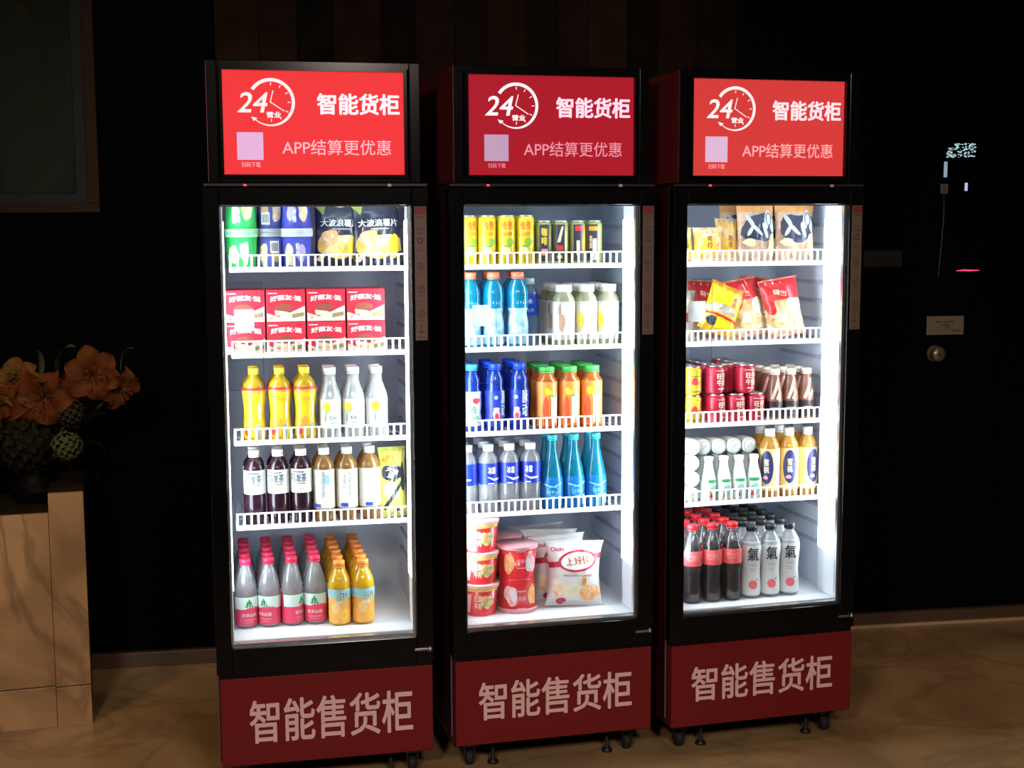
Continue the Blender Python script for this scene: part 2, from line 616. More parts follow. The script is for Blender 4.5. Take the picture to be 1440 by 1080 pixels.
rnd = random.Random(4)
CY = mat('cyan_glow', (0.1, 0.2, 0.22), 0.5, emit=(0.55, 0.85, 0.9), estr=0.75)
bits = []
for _ in range(110):
    x, z = rnd.uniform(-0.06, 0.06), rnd.uniform(-0.028, 0.028)
    if x < -0.03 and z > 0.012:
        continue
    a = rnd.uniform(0.002, 0.006)
    bits.append(poly(blob(x, z, a, a * 0.5, rnd.random(), 7), flat_map(-0.0085), CY, 0))
wall_thing('speckled_reflection', 1.818, 1.935, [bev_box(-0.068, 0.068, -0.007, 0, -0.036, 0.036, BLACK, .002)],
           'small dark patch speckled with a made-up cyan-white reflection high on the right wall', 'reflection', [('reflection_specks', bits)])  # added glowing specks stand in for a bright reflection on the glossy wall
wall_thing('blue_glow_bit', 1.757, 1.86, [bev_box(-0.007, 0.007, -0.006, 0, -0.032, 0.03, mat('pale_blue_glow', (0.2, 0.25, 0.3), 0.5, emit=(0.5, 0.7, 0.85), estr=0.45), .002)],
           'narrow pale blue glowing bit just below the speckled patch', 'glow')  # made-up glowing bit for a bright spot on the wall
wall_thing('wall_switch', 1.752, 1.782, [bev_box(-0.016, 0.016, -0.01, 0, -0.02, 0.02, mat('beige_plastic', (0.26, 0.21, 0.14), 0.5), .003)],
           'tiny beige square box with a thin cable hanging below it', 'switch', [('rocker', [bev_box(-0.007, 0.007, -0.014, -0.01, -0.011, 0.011, mat('beige_rocker', (0.2, 0.16, 0.1), 0.5), .001)])])
wall_thing('lavender_glow_bit', 1.844, 1.79, [bev_box(-0.011, 0.011, -0.008, 0, -0.022, 0.022, BLACK, .002)],
           'small upright lavender glowing bit right of the beige box', 'lamp',
           [('lens', [bev_box(-0.006, 0.006, -0.011, -0.008, -0.016, 0.016, mat('lavender_glow', (0.3, 0.3, 0.5), 0.4, emit=(0.6, 0.62, 0.95), estr=0.8), .001)])])  # emissive piece added where the wall has a small bright spot
wall_thing('hanging_cable', 1.75, 1.6, [tube([(0.003, -0.004, 0.16), (0.004, -0.006, 0.08), (0.0, -0.006, 0.0), (-0.006, -0.005, -0.09), (-0.01, -0.004, -0.17)], 0.0018, mat('grey_cable', (0.16, 0.16, 0.17), 0.5))],
           'thin grey cable hanging down the right wall below the beige box', 'cable')
wall_thing('glow_strip', 1.864, 1.456, [bev_box(-0.054, 0.054, -0.006, 0, -0.006, 0.006, BLACK, .001)],
           'short glowing pink-red line on the right wall above the pale card', 'glow',
           [('glow_tube', [tube([(-0.05, -0.007, -0.001), (-0.02, -0.008, 0.001), (0.01, -0.008, 0.0), (0.05, -0.007, 0.0)], [0.001, 0.0035, 0.0035, 0.0015],
             mat('pink_glow', (0.8, 0.05, 0.15), 0.5, emit=(1.0, 0.06, 0.17), estr=1.1))])])  # bright pink line added as a glowing tube, no known lamp
CARD = mat('cream_card', (0.30, 0.24, 0.17), 0.6)
CIN = mat('brown_card_ink', (0.16, 0.09, 0.05), 0.6)
ck = [rect(x, x + w_, z, z + .006, flat_map(-0.0045), CIN, 0) for x, z, w_ in
      ((-.045, .012, .018), (-.022, .012, .01), (-.004, .012, .02), (.022, .012, .016), (-.012, -.001, .03), (-.002, -.012, .022), (.03, -.024, .035))]
wall_thing('wall_card', 1.777, 1.235, [bev_box(-0.08, 0.08, -0.003, 0, -0.038, 0.038, CARD, .001)],
           'pale rectangular card with brown print on the right wall above the round knob', 'sign', [('printed_lines', ck)])
KN = mat('aged_brass', (0.34, 0.29, 0.18), 0.35, 0.7)
kn = lathe([(0.0, 0), (0.033, 0.0), (0.035, 0.006), (0.03, 0.012), (0.02, 0.018), (0.027, 0.03), (0.031, 0.042), (0.026, 0.05), (0.012, 0.054), (0.0, 0.054)], KN, 24)
kn = ([(x, -z, y) for x, y, z in kn[0]], kn[1], KN, True)
wall_thing('door_knob', 1.733, 1.122, [kn], 'round dull brass knob on the right wall under the pale card', 'knob',
           [('keyhole', [box(-0.002, 0.002, -0.0555, -0.0535, -0.006, 0.006, BLACK)])])
wall_thing('faint_reflection_patch', 1.503, 1.507, [bev_box(-0.08, 0.08, -0.004, 0, -0.033, 0.033, mat('dim_brown_reflection', (0.02, 0.013, 0.011), 0.5), .001)],
           'barely visible dark brown patch imitating a reflection on the wall right of the rightmost cooler', 'plaque')  # thin brown sheet added to imitate a faint reflection in the wall

# ------------------------------------------------------------------ marble counter
CM = Matrix.Translation((-1.42, 4.46, 0)) @ Matrix.Rotation(0.29, 4, 'Z')
counter = bpy.data.objects.new('marble_counter', None)
COL.objects.link(counter)
counter.matrix_world = CM
counter['label'] = 'veined tan marble counter with a taller end block, under the flowers at the left'
counter['category'] = 'counter'
MARB = veined('tan_marble', (0.36, 0.205, 0.095), (0.66, 0.405, 0.205), (0.20, 0.115, 0.055), 2.6, 0.3, 0.6, 0.6)
DARKT = mat('dark_olive_stone', (0.03, 0.022, 0.012), 0.4, spec=0.2)
CORE = mat('counter_core', (0.02, 0.014, 0.01), 0.6)
link('front_slab', build('front_slab', [bev_box(-1.4, -0.1, 0.0, 0.02, 0.142, 0.722, MARB, .001)]), counter)
link('plinth_slab', build('plinth_slab', [bev_box(-1.4, -0.1, 0.0, 0.02, 0.0, 0.138, MARB, .001)]), counter)
link('end_slab', build('end_slab', [bev_box(-0.0985, 0.012, -0.004, 0.018, 0.138, 0.787, MARB, .001)]), counter)
link('end_plinth_slab', build('end_plinth_slab', [bev_box(-0.0985, 0.012, -0.004, 0.018, 0.0, 0.134, MARB, .001)]), counter)
link('body', build('body', [box(-1.4, -0.1, 0.02, 0.42, 0.0, 0.70, CORE), box(-0.0985, 0.010, 0.018, 0.42, 0.0, 0.785, CORE)]), counter)
link('counter_top', build('counter_top', [bev_box(-1.4, -0.1, 0.02, 0.42, 0.70, 0.716, DARKT, .002)]), counter)
link('end_top', build('end_top', [bev_box(-0.0985, 0.012, 0.018, 0.42, 0.785, 0.7875, DARKT, .001)]), counter)

# ------------------------------------------------------------------ flowers on the counter
fr = bpy.data.objects.new('flower_arrangement', None)
COL.objects.link(fr)
fr.location = (-1.74, 4.62, 0.716)
fr['label'] = 'arrangement of orange lilies, a yellow bloom and hydrangeas on the marble counter'
fr['category'] = 'flowers'
LILY = mat('lily_orange', (0.14, 0.034, 0.008), 0.6, spec=0.1, var=(25, 0.6, (0.22, 0.085, 0.02)))
LILD = mat('lily_centre', (0.2, 0.05, 0.03), 0.5)
YEL = mat('bloom_yellow', (0.14, 0.09, 0.014), 0.6, spec=0.1, var=(25, 0.5, (0.28, 0.09, 0.03)))
LEAF = mat('leaf_green', (0.06, 0.07, 0.025), 0.6, spec=0.1, var=(20, 0.4, (0.05, 0.07, 0.02)))
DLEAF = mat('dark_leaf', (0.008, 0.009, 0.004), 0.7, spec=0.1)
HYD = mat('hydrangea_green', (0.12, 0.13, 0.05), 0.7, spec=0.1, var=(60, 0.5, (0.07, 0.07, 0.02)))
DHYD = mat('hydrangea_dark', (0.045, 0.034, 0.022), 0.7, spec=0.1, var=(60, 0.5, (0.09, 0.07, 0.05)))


def petal(length, wid, curl, m, nx=4, ny=9, wav=0.1):
    v, f = [], []
    for j in range(ny + 1):
        t = j / ny
        hw = wid * (math.sin(PI * min(1, t * 0.93 + 0.05)) ** 0.8) * 0.5
        r = length * (t - 0.25 * curl * t * t)
        h = length * (0.45 * math.sin(t * 1.6) - curl * 0.55 * t ** 3)
        for i in range(nx + 1):
            s = i / nx * 2 - 1
            v.append((s * hw, r, h - 0.12 * wid * (1 - s * s) + wav * wid * s * s * math.sin(t * 9 + s)))
    for j in range(ny):
        for i in range(nx):
            a = j * (nx + 1) + i
            f.append((a, a + 1, a + nx + 2, a + nx + 1))
    return (v, f, m, True)


def xf(ch, M):
    return ([M @ Vector(p) for p in ch[0]],) + tuple(ch[1:])


FDZ = Vector((0, 0, 0.085))


def face_to(direction):
    return Vector(direction).to_track_quat('Z', 'Y').to_matrix().to_4x4()


def lily(loc, direction, size, m=LILY, roll=0.0, n=6):
    M = Matrix.Translation(Vector(loc) - FDZ) @ face_to(direction) @ Matrix.Rotation(roll, 4, 'Z')
    for i in range(n):
        P = petal(size * 1.12, size * 0.72, 0.75 + 0.25 * (i % 2), m)
        link('petal', build('petal', [xf(P, M @ Matrix.Rotation(2 * PI * i / n, 4, 'Z') @ Matrix.Translation((0, 0.004, 0)))]), fr)
    ch = []
    for i in range(6):
        a = i * PI / 3 + .3
        tip = (0.022 * math.cos(a), 0.022 * math.sin(a), size * 0.62)
        ch.append(xf(tube([(0, 0, 0), (0.008 * math.cos(a), 0.008 * math.sin(a), size * .35), tip], 0.0012, LILD, 5), M))
        ch.append(xf(tube([(tip[0] - .005, tip[1], tip[2]), (tip[0] + .005, tip[1], tip[2])], 0.0028, LILD, 5), M))
    link('stamens', build('stamens', ch), fr)


def floret_ball(name, loc, rad, m, n=70, seed=1):
    rn = random.Random(seed)
    loc = Vector(loc) - FDZ
    ch = []
    for i in range(n):
        z = 1 - 2 * (i + .5) / n
        a = i * 2.39996
        d = Vector((math.sqrt(1 - z * z) * math.cos(a), math.sqrt(1 - z * z) * math.sin(a), z))
        p = Vector(loc) + d * rad * rn.uniform(0.85, 1.08)
        M = Matrix.Translation(p) @ face_to(d) @ Matrix.Rotation(rn.uniform(0, 2), 4, 'Z')
        s = rad * 0.24
        vs, fs = [], []
        for k in range(4):
            t = k * PI / 2
            q = Matrix.Rotation(t, 3, 'Z')
            b = len(vs)
            vs += [q @ Vector(x) for x in ((0, 0, 0), (s * .45, s * .5, .15 * s), (0, s, .35 * s), (-s * .45, s * .5, .15 * s))]
            fs.append((b, b + 1, b + 2, b + 3))
        ch.append(xf((vs, fs, m, False), M))
    core = bmesh.new()
    bmesh.ops.create_icosphere(core, subdivisions=2, radius=rad * 0.82)
    for v in core.verts:
        v.co += Vector(loc)
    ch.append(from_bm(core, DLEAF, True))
    link(name, build(name, ch), fr)


def leaf(p, direction, length, wid, m, roll=0):
    M = Matrix.Translation(Vector(p) - FDZ * 0.8) @ Vector(direction).to_track_quat('Y', 'Z').to_matrix().to_4x4() @ Matrix.Rotation(roll, 4, 'Y')
    link('leaf', build('leaf', [xf(petal(length, wid, 0.5, m, 4, 8, 0.03), M)]), fr)


# positions are relative to the arrangement's foot
lily((0.335, -0.02, 0.530), (0.35, -1, 0.1), 0.105, roll=0.2)
lily((0.405, 0.03, 0.48), (0.8, -0.7, -0.5), 0.085, roll=0.8)
lily((0.175, -0.04, 0.455), (-0.1, -1, -0.15), 0.115, roll=0.5)
lily((0.245, 0.03, 0.47), (-0.3, -0.7, 0.5), 0.07, roll=0.9)
lily((0.085, -0.02, 0.50), (0.0, -1, 0.3), 0.095, YEL, 0.1, 8)
lily((0.04, -0.03, 0.43), (-0.3, -1, -0.1), 0.1, LILY, 0.4)
lily((-0.10, -0.0, 0.53), (-0.2, -1, 0.4), 0.09, YEL, 0.1, 8)
lily((0.07, 0.0, 0.525), (0.1, -0.8, 0.7), 0.06, YEL, 0.6, 8)
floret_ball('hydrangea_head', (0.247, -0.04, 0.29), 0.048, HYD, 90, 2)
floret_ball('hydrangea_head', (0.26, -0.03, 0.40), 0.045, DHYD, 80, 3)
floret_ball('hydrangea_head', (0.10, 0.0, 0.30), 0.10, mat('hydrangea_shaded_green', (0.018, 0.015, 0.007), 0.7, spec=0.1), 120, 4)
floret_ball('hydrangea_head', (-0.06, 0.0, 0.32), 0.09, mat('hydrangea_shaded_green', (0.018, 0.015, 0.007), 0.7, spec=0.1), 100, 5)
leaf((0.20, 0.03, 0.52), (0.7, -0.3, 0.5), 0.14, 0.06, LEAF, 0.4)
leaf((0.15, 0.0, 0.48), (-0.1, -0.2, 1), 0.13, 0.022, LEAF, 0.2)
leaf((0.42, 0.02, 0.52), (0.5, -0.2, 0.5), 0.11, 0.016, mat('bud_green', (0.12, 0.15, 0.12), 0.5), 0.3)
rn = random.Random(11)
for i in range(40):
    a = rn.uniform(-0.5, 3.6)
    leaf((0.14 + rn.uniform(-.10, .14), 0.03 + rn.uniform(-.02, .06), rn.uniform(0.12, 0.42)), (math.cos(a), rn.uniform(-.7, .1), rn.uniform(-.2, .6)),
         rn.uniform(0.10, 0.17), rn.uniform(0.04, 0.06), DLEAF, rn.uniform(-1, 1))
link('vase', build('vase', [lathe([(0.055, 0.0), (0.075, 0.015), (0.085, 0.06), (0.07, 0.10), (0.05, 0.12), (0.058, 0.13)], mat('dark_vase', (0.004, 0.003, 0.003), 0.5, spec=0.1), 24, 0.1, 0.05)]), fr)
st = [tube([(0.1, 0.05, 0.08), (0.1 + (p[0] - .1) * .5, 0.04, 0.10 + (p[2] - .17) * .5), Vector(p) - FDZ], 0.004, LEAF, 6) for p in
      ((0.335, 0, 0.52), (0.13, -0.02, 0.44), (0.045, 0, 0.49), (0.247, -0.02, 0.28), (0.26, -0.01, 0.39), (0.40, 0.04, 0.47), (-0.03, 0, .44), (0.2, .03, .52))]
link('stems', build('stems', st), fr)

# ------------------------------------------------------------------ display coolers
FR = [((-0.8462, 3.8573), 0.2114), ((-0.1721, 4.0071), 0.2469), ((0.4919, 4.1510), 0.2678)]
FM = [Matrix.Translation((x, y, 0)) @ Matrix.Rotation(a, 4, 'Z') for (x, y), a in FR]
SH = [1.527, 1.275, 1.015, 0.760]             # shelf deck heights
FLZ = 0.450                                   # inner floor
U0, U1 = 0.022, 0.598                         # inner side walls
RB = 0.60                                     # inner back

me_body = build('cabinet_body', [
    box(-0.004, 0.019, 0.045, 0.66, 0.09, 1.765, SIDE), box(0.601, 0.624, 0.045, 0.66, 0.09, 1.765, SIDE),
    box(0.019, 0.601, 0.604, 0.66, 0.09, 1.765, FRAME), box(0.019, 0.601, 0.045, 0.604, 0.09, 0.424, FRAME),
    box(0.019, 0.601, 0.045, 0.604, 1.746, 1.765, FRAME)])
# inner liner with curved back corners
lv, lf = [], []
pts = [(U0, 0.05)] + [(U0 + 0.07 * (1 - math.cos(t)), RB - 0.07 + 0.07 * math.sin(t)) for t in [i * PI / 12 for i in range(7)]]
pts += [(U1 - (x - U0), y) for x, y in pts[::-1]]
for x, y in pts:
    lv += [(x, y, 0.425), (x, y, 1.745)]
lf = [(2 * i, 2 * i + 2, 2 * i + 3, 2 * i + 1) for i in range(len(pts) - 1)]
liner_ch = [(lv, lf, LINER, True), box(U0, U1, 0.05, RB, 0.425, FLZ, JAMB), box(U0, U1, 0.05, RB, 1.735, 1.745, LINER)]
me_liner = build('liner', liner_ch)
rb = []
for z in [0.60 + 0.0615 * i for i in range(18)]:
    for xw, sgn in ((U1, -1), (U0, 1)):
        n = 8
        for i in range(n):
            y0, y1 = 0.19 + 0.30 * i / n, 0.19 + 0.30 * (i + 1) / n
            a, b = (xw, xw + sgn * 0.007) if sgn > 0 else (xw + sgn * 0.007, xw)
            rb.append(box(a, b, y0, y1, z - 0.005, z + 0.005, RIB))
me_ribs = build('shelf_ribs', rb)
me_jambr = build('jamb', [bev_box(0.575, 0.598, 0.046, 0.160, FLZ, 1.735, JAMB, .004)])
me_jambl = build('jamb', [bev_box(0.022, 0.045, 0.046, 0.160, FLZ, 1.735, JAMB, .004)])
me_sill = build('sill', [bev_box(0.03, 0.59, 0.046, 0.078, FLZ - .008, FLZ + .003, JAMB, .003)])
me_ledr = build('glow_strip', [box(0.5725, 0.5755, 0.052, 0.156, 0.60, 1.665, LED)])
me_ledl = build('glow_strip', [box(0.0445, 0.0475, 0.052, 0.156, 0.60, 1.665, LED)])
me_ledt = build('glow_strip', [box(0.10, 0.52, 0.09, 0.12, 1.7325, 1.735, mat('top_light', (1, 1, 1), 0.5, emit=(0.82, 0.91, 1.0), estr=5.0))])
# door frame
DY0, DY1 = 0.0, 0.042
me_stile_l = build('door_stile', [bev_box(-0.008, 0.037, DY0, DY1, 0.365, 1.76, FRAME, .003)])
me_stile_r = build('door_stile', [bev_box(0.574, 0.624, DY0, DY1, 0.365, 1.76, FRAME, .003)])
me_rail_t = build('door_rail', [bev_box(0.037, 0.574, DY0, DY1, 1.71, 1.76, FRAME, .003)])
me_rail_b = build('door_rail', [bev_box(0.037, 0.574, DY0, DY1, 0.365, 0.443, FRAME, .003)])
me_pane = build('glass_pane', [box(0.037, 0.574, 0.012, 0.016, 0.443, 1.71, PANE)])
me_spacer = build('pane_spacer', [box(0.5655, 0.5735, 0.018, 0.034, 0.443, 1.71, SILV), box(0.0375, 0.042, 0.018, 0.034, 0.443, 1.71, SILV),
                                  box(0.042, 0.5655, 0.018, 0.034, 0.443, 0.4505, SILV), box(0.042, 0.5655, 0.018, 0.034, 1.706, 1.71, SILV)])
me_hinge = build('hinge', [bev_box(0.566, 0.618, -0.006, 0.0, 0.400, 0.407, METAL, .001), bev_box(0.60, 0.618, -0.010, 0.0, 0.385, 0.400, FRAME, .001),
                           lathe([(0.0, 0.385), (0.004, 0.385), (0.004, 0.412), (0.0, 0.412)], METAL, 10, 0.612, -0.006)])
me_hood = build('header_box', [bev_box(0.012, 0.040, 0.012, 0.62, 1.772, 2.108, FRAME, .002), bev_box(0.574, 0.604, 0.012, 0.62, 1.772, 2.108, FRAME, .002),
                               bev_box(0.040, 0.574, 0.012, 0.62, 2.088, 2.108, FRAME, .002), bev_box(0.040, 0.574, 0.012, 0.62, 1.772, 1.790, FRAME, .002),
                               box(0.040, 0.574, 0.05, 0.62, 1.790, 2.088, FRAME), box(0.0105, 0.012, 0.014, 0.62, 1.775, 2.105, mat('maroon_header_side', (0.20, 0.022, 0.022), 0.4))])
me_bezel = build('sign_bezel', [box(0.046, 0.0545, 0.004, 0.03, 1.787, 2.090, FRAME), box(0.5576, 0.566, 0.004, 0.03, 1.787, 2.090, FRAME),
                                box(0.0545, 0.5576, 0.004, 0.03, 2.0813, 2.090, FRAME), box(0.0545, 0.5576, 0.004, 0.03, 1.787, 1.7954, FRAME)])
me_strip = build('control_rail', [bev_box(-0.004, 0.622, 0.004, 0.05, 1.763, 1.771, mat('grey_black_rail', (0.03, 0.028, 0.03), 0.25), .001)])
me_lr = build('status_light', [bev_box(0.105, 0.114, 0.000, 0.004, 1.763, 1.769, mat('red_light', (0.8, 0.05, 0.08), 0.4, emit=(1, 0.08, 0.12), estr=0.9), .001)])
me_lw = build('door_lock', [bev_box(0.507, 0.518, 0.000, 0.004, 1.762, 1.770, mat('pale_lock', (0.6, 0.6, 0.62), 0.3), .001)])
me_base = build('base_panel', [bev_box(0.0, 0.62, 0.004, 0.04, 0.0892, 0.3505, REDP, .0015)])
me_plate = build('bottom_rail', [box(0.0, 0.62, 0.03, 0.65, 0.078, 0.0885, FRAME), box(0.0, 0.62, 0.012, 0.045, 0.3505, 0.3645, FRAME)])
me_edge = build('edge_strip', [box(-0.0065, -0.003, 0.043, 0.047, 0.11, 1.76, mat('grey_purple_edge', (0.16, 0.12, 0.14), 0.3))])


METAL_C = mat('dark_caster_metal', (0.05, 0.05, 0.05), 0.4, 0.8)


def caster(x, y):
    w_ = lathe([(0.0, -0.011), (0.022, -0.011), (0.024, -0.006), (0.024, 0.006), (0.022, 0.011), (0.0, 0.011)], RUBBER, 18)
    wv = [(x + p[2], y + p[1], 0.0245 + p[0]) for p in w_[0]]
    return [(wv, w_[1], RUBBER, True), box(x - .017, x - .013, y - .012, y + .012, 0.02, 0.062, METAL_C), box(x + .013, x + .017, y - .012, y + .012, 0.02, 0.062, METAL_C),
            bev_box(x - .024, x + .024, y - .024, y + .024, 0.062, 0.078, METAL_C, .002)]


me_cast = [build('caster', caster(x, y)) for x in (0.055, 0.565) for y in (0.08, 0.58)]
DSTEEL = mat('dark_steel', (0.06, 0.06, 0.06), 0.4, 0.8)
me_feet = [build('levelling_foot', [lathe([(0.0, 0.0), (0.018, 0.0), (0.016, 0.008), (0.006, 0.012), (0.006, 0.078)], DSTEEL, 14, x, 0.075)]) for x in (0.13, 0.50)]
# wire shelf (origin at the deck height)
SX0, SX1, SY0, SY1 = 0.062, 0.585, 0.172, 0.56
dk = [tube([(SX0 + (SX1 - SX0) * i / 26, SY0, -0.003), (SX0 + (SX1 - SX0) * i / 26, SY1, -0.003)], 0.0016, WIRE, 5) for i in range(27)]
dk += [tube([(SX0, y, -0.006), (SX1, y, -0.006)], 0.0025, WIRE, 6) for y in (0.20, 0.32, 0.44, 0.555)]
me_deck = build('wire_deck', dk)
me_rail = build('front_rail', [bev_box(SX0, SX1, 0.168, 0.175, -0.009, 0.006, WIRE, .0015)])
me_top = build('top_rail', [bev_box(SX0, SX1, 0.168, 0.174, 0.038, 0.0425, WIRE, .001)])
fb = [bev_box(SX0 + 0.0205 * i, SX0 + 0.0205 * i + 0.0062, 0.1685, 0.1735, 0.004, 0.040, WIRE, .0008) for i in range(26)]
me_fence = build('fence_bars', fb)

# door stickers
STB = [mat('dull_pink_sticker', (0.19, 0.12, 0.11), 0.6, var=(25, 0.3, (0.22, 0.13, 0.10))),
       mat('dull_rose_sticker', (0.16, 0.095, 0.088), 0.6, var=(25, 0.3, (0.2, 0.11, 0.09))),
       mat('dull_tan_sticker', (0.17, 0.115, 0.08), 0.6, var=(25, 0.3, (0.2, 0.12, 0.08)))]
STR = mat('sticker_red_head', (0.24, 0.03, 0.03), 0.6)
STI = mat('sticker_ink', (0.10, 0.055, 0.055), 0.6)
F0 = flat_map(-0.0022)
stick_marks = [rect(0.583, 0.616, 1.684, 1.704, F0, STR, 0)]
for z in (1.674, 1.640, 1.628):
    stick_marks.append(rect(0.588, 0.611, z, z + .003, F0, STI, 0))
for i, z in enumerate((1.60, 1.535, 1.47, 1.40)):
    if i == 0:
        stick_marks += [rect(0.590, 0.607, z, z + .018, F0, STI, 0), rect(0.594, 0.603, z + .005, z + .013, flat_map(-0.0026), STB[0], 0)]
    else:
        stick_marks.append(ring(0.599, z, 0.011, 0.011, 0.003, F0, STI, 20))
        stick_marks.append(rect(0.596, 0.602, z - .003, z + .003, F0, STI, 0))
    stick_marks.append(rect(0.590, 0.610, z - .021, z - .019, F0, STI, 0))
stick_marks += [rect(0.589, 0.611, 1.345, 1.348, F0, STI, 0), rect(0.598, 0.601, 1.345, 1.368, F0, STI, 0), rect(0.588, 0.612, 1.33, 1.332, F0, STI, 0)]
me_stick_marks = build('printed_icons', stick_marks)

SIGNR = [(1.0, 0.045, 0.052), (0.46, 0.012, 0.026), (0.76, 0.052, 0.048)]
SIGNW = [(1.0, 0.72, 0.80), (1.0, 0.62, 0.74), (1.0, 0.70, 0.76)]
PLATE = [(0.62, 0.36, 0.62), (0.42, 0.27, 0.42), (0.62, 0.42, 0.62)]
SMALL = [(0.95, 0.42, 0.5), (0.72, 0.26, 0.35), (0.95, 0.40, 0.42)]
ORD = ['leftmost', 'middle', 'rightmost']
POSN = ['left', 'middle', 'right']
BT = [(0.081, 0.560, 0.152, 0.284), (0.070, 0.557, 0.163, 0.283), (0.066, 0.553, 0.167, 0.281)]
COOLERS = []
for k in range(3):
    root = bpy.data.objects.new('display_cooler', None)
    COL.objects.link(root)
    root.matrix_world = FM[k]
    root['label'] = ['leftmost black glass-door drinks cooler with the brightest red sign, nearest the flowers',
                     'middle black glass-door drinks cooler with the darkest red sign',
                     'rightmost black glass-door drinks cooler with an orange-red sign, beside the bare wall'][k]
    root['category'] = 'fridge'
    root['group'] = 'lit display coolers in a row'
    COOLERS.append(root)
    body = link('cabinet_body', me_body, root)
    link('edge_strip', me_edge, body)
    ln = link('liner', me_liner, root)
    link('shelf_ribs', me_ribs, ln, kind='stuff')
    link('sill', me_sill, ln)
    for j, l in ((me_jambr, me_ledr), (me_jambl, me_ledl)):
        jb = link('jamb', j, root)
        link('glow_strip', l, jb)
    link('glow_strip', me_ledt, ln)
    st = link('door_stile', me_stile_l, root)
    st = link('door_stile', me_stile_r, root)
    sk = link('instruction_sticker', build('instruction_sticker', [bev_box(0.582, 0.617, -0.0015, 0.0005, 1.322, 1.706, STB[k], .0004)]), root)
    link('printed_icons', me_stick_marks, sk, kind='stuff')
    link('door_rail', me_rail_t, root)
    link('door_rail', me_rail_b, root)
    pn = link('glass_pane', me_pane, root)
    link('pane_spacer', me_spacer, pn)
    # clear film with a white square on the glass
    z0 = 1.495 - 0.004 * k
    xr = (0.149, 0.134, 0.124)[k]
    fm = link('clear_sticker', build('clear_sticker', [box(0.052, xr, 0.0105, 0.0115, 1.19, z0, FILM)]), root)
    Fs = flat_map(0.0100)
    GL = mat('film_edge', (0.12, 0.14, 0.18), 0.4)
    link('sticker_outline', build('sticker_outline', [rect(xr - .0014, xr, 1.19, z0, Fs, GL, 0), rect(0.052, xr, z0 - .0014, z0, Fs, GL, 0), rect(0.052, xr, 1.19, 1.1914, Fs, GL, 0)]), fm)
    qx = ((0.070, 0.125), (0.062, 0.116), (0.046, 0.102))[k]
    link('white_square', build('white_square', [rect(qx[0], qx[1], 1.358, 1.42, flat_map(0.0098), clearmat('white_film', (0.92, 0.92, 0.92), 0.85), 0)]), fm)
    link('hinge', me_hinge, root)
    hd = link('header_box', me_hood, root)
    link('sign_bezel', me_bezel, hd)
    RED = mat('lit_red_sign_%d' % k, tuple(x * 0.15 for x in SIGNR[k]), 0.5, emit=SIGNR[k], estr=0.86, spec=0.1)
    WHT = mat('lit_white_lettering_%d' % k, SIGNW[k], 0.4, emit=SIGNW[k], estr=0.95)
    CLK = mat('lit_clock_emblem_%d' % k, (1, .9, .92), 0.4, emit=((0.86, 0.70, 0.72), (0.92, 0.80, 0.82), (0.9, 0.80, 0.80))[k], estr=0.9)
    SML = mat('lit_pink_lettering_%d' % k, SMALL[k], 0.4, emit=SMALL[k], estr=0.85)
    PLT = mat('lit_pink_square_%d' % k, PLATE[k], 0.4, emit=PLATE[k], estr=0.9)
    sg = link('sign_panel', build('sign_panel', [box(0.0545, 0.5576, 0.020, 0.026, 1.7954, 2.0813, RED)]), root)
    F = flat_map(0.0185)
    dx = (0.0, 0.012, 0.008)[k]
    cx, cz, R = 0.187 + dx, 1.995, 0.066
    ck = [ring(cx, cz, R, R, 0.0095, F, CLK, 60, math.radians(146), math.radians(-30), 0.0085),
          ring(cx, cz, R, R, 0.0085, F, CLK, 50, math.radians(-30), math.radians(-135), 0.0018)]
    ck.append(poly([(cx - .056, cz - .040), (cx - .038, cz - .044), (cx - .0485, cz - .052)], F, CLK, 0))
    for a in (90, 60, 30, 0, -30, -60, -90):
        c, s = math.cos(math.radians(a)), math.sin(math.radians(a))
        ck.append(stroke((cx + .046 * c, cz + .046 * s), (cx + .054 * c, cz + .054 * s), 0.0024, F, CLK))
    ck += [stroke((cx - .002, cz), (cx + .006, cz + .032), 0.0026, F, CLK), stroke((cx - .003, cz + .001), (cx + .036, cz - .024), 0.0026, F, CLK)]
    link('clock_emblem', build('clock_emblem', ck), sg)
    link('lettering', build('lettering', [text('24', 0.094 + dx, 0.178 + dx, 1.966, 2.022, F, CLK, 0.012, 0, shear=0.2),
                                          text('营业', 0.174 + dx, 0.214 + dx, 1.952, 1.969, F, CLK, 0.03, 0)]), sg)
    link('lettering', build('lettering', [text('智能货柜', 0.314 + dx * .4, 0.547, 1.962, 2.022, F, WHT, 0.03, 0)]), sg)
    link('lettering', build('lettering', [text('APP结算更优惠', 0.215 + dx * .5, 0.521, 1.850, 1.893, F, SML, 0.004, 0)]), sg)
    link('plain_square', build('plain_square', [rect(0.091 + dx, 0.163 + dx, 1.836, 1.912, F, PLT, 0)]), sg)
    link('lettering', build('lettering', [text('扫码下载', 0.102 + dx, 0.154 + dx, 1.816, 1.830, F, SML, 0.002, 0)]), sg)
    cr = link('control_rail', me_strip, root)
    link('status_light', me_lr, cr)
    link('door_lock', me_lw, cr)
    bp = link('base_panel', me_base, root)
    b = BT[k]
    link('lettering', build('lettering', [text('智能售货柜', b[0], b[1], b[2], b[3], flat_map(0.003), LETR, 0.018, 0)]), bp)
    link('bottom_rail', me_plate, root)
    for m_ in me_cast:
        link('caster', m_, root)
    for m_ in me_feet:
        link('levelling_foot', m_, root)
    for z in SH:
        s = link('wire_shelf', me_deck, root, (0, 0, z), kind='stuff')
        link('front_rail', me_rail, s)
        link('top_rail', me_top, s)
        o = link('fence_bars', me_fence, s)
        o['kind'] = 'stuff'


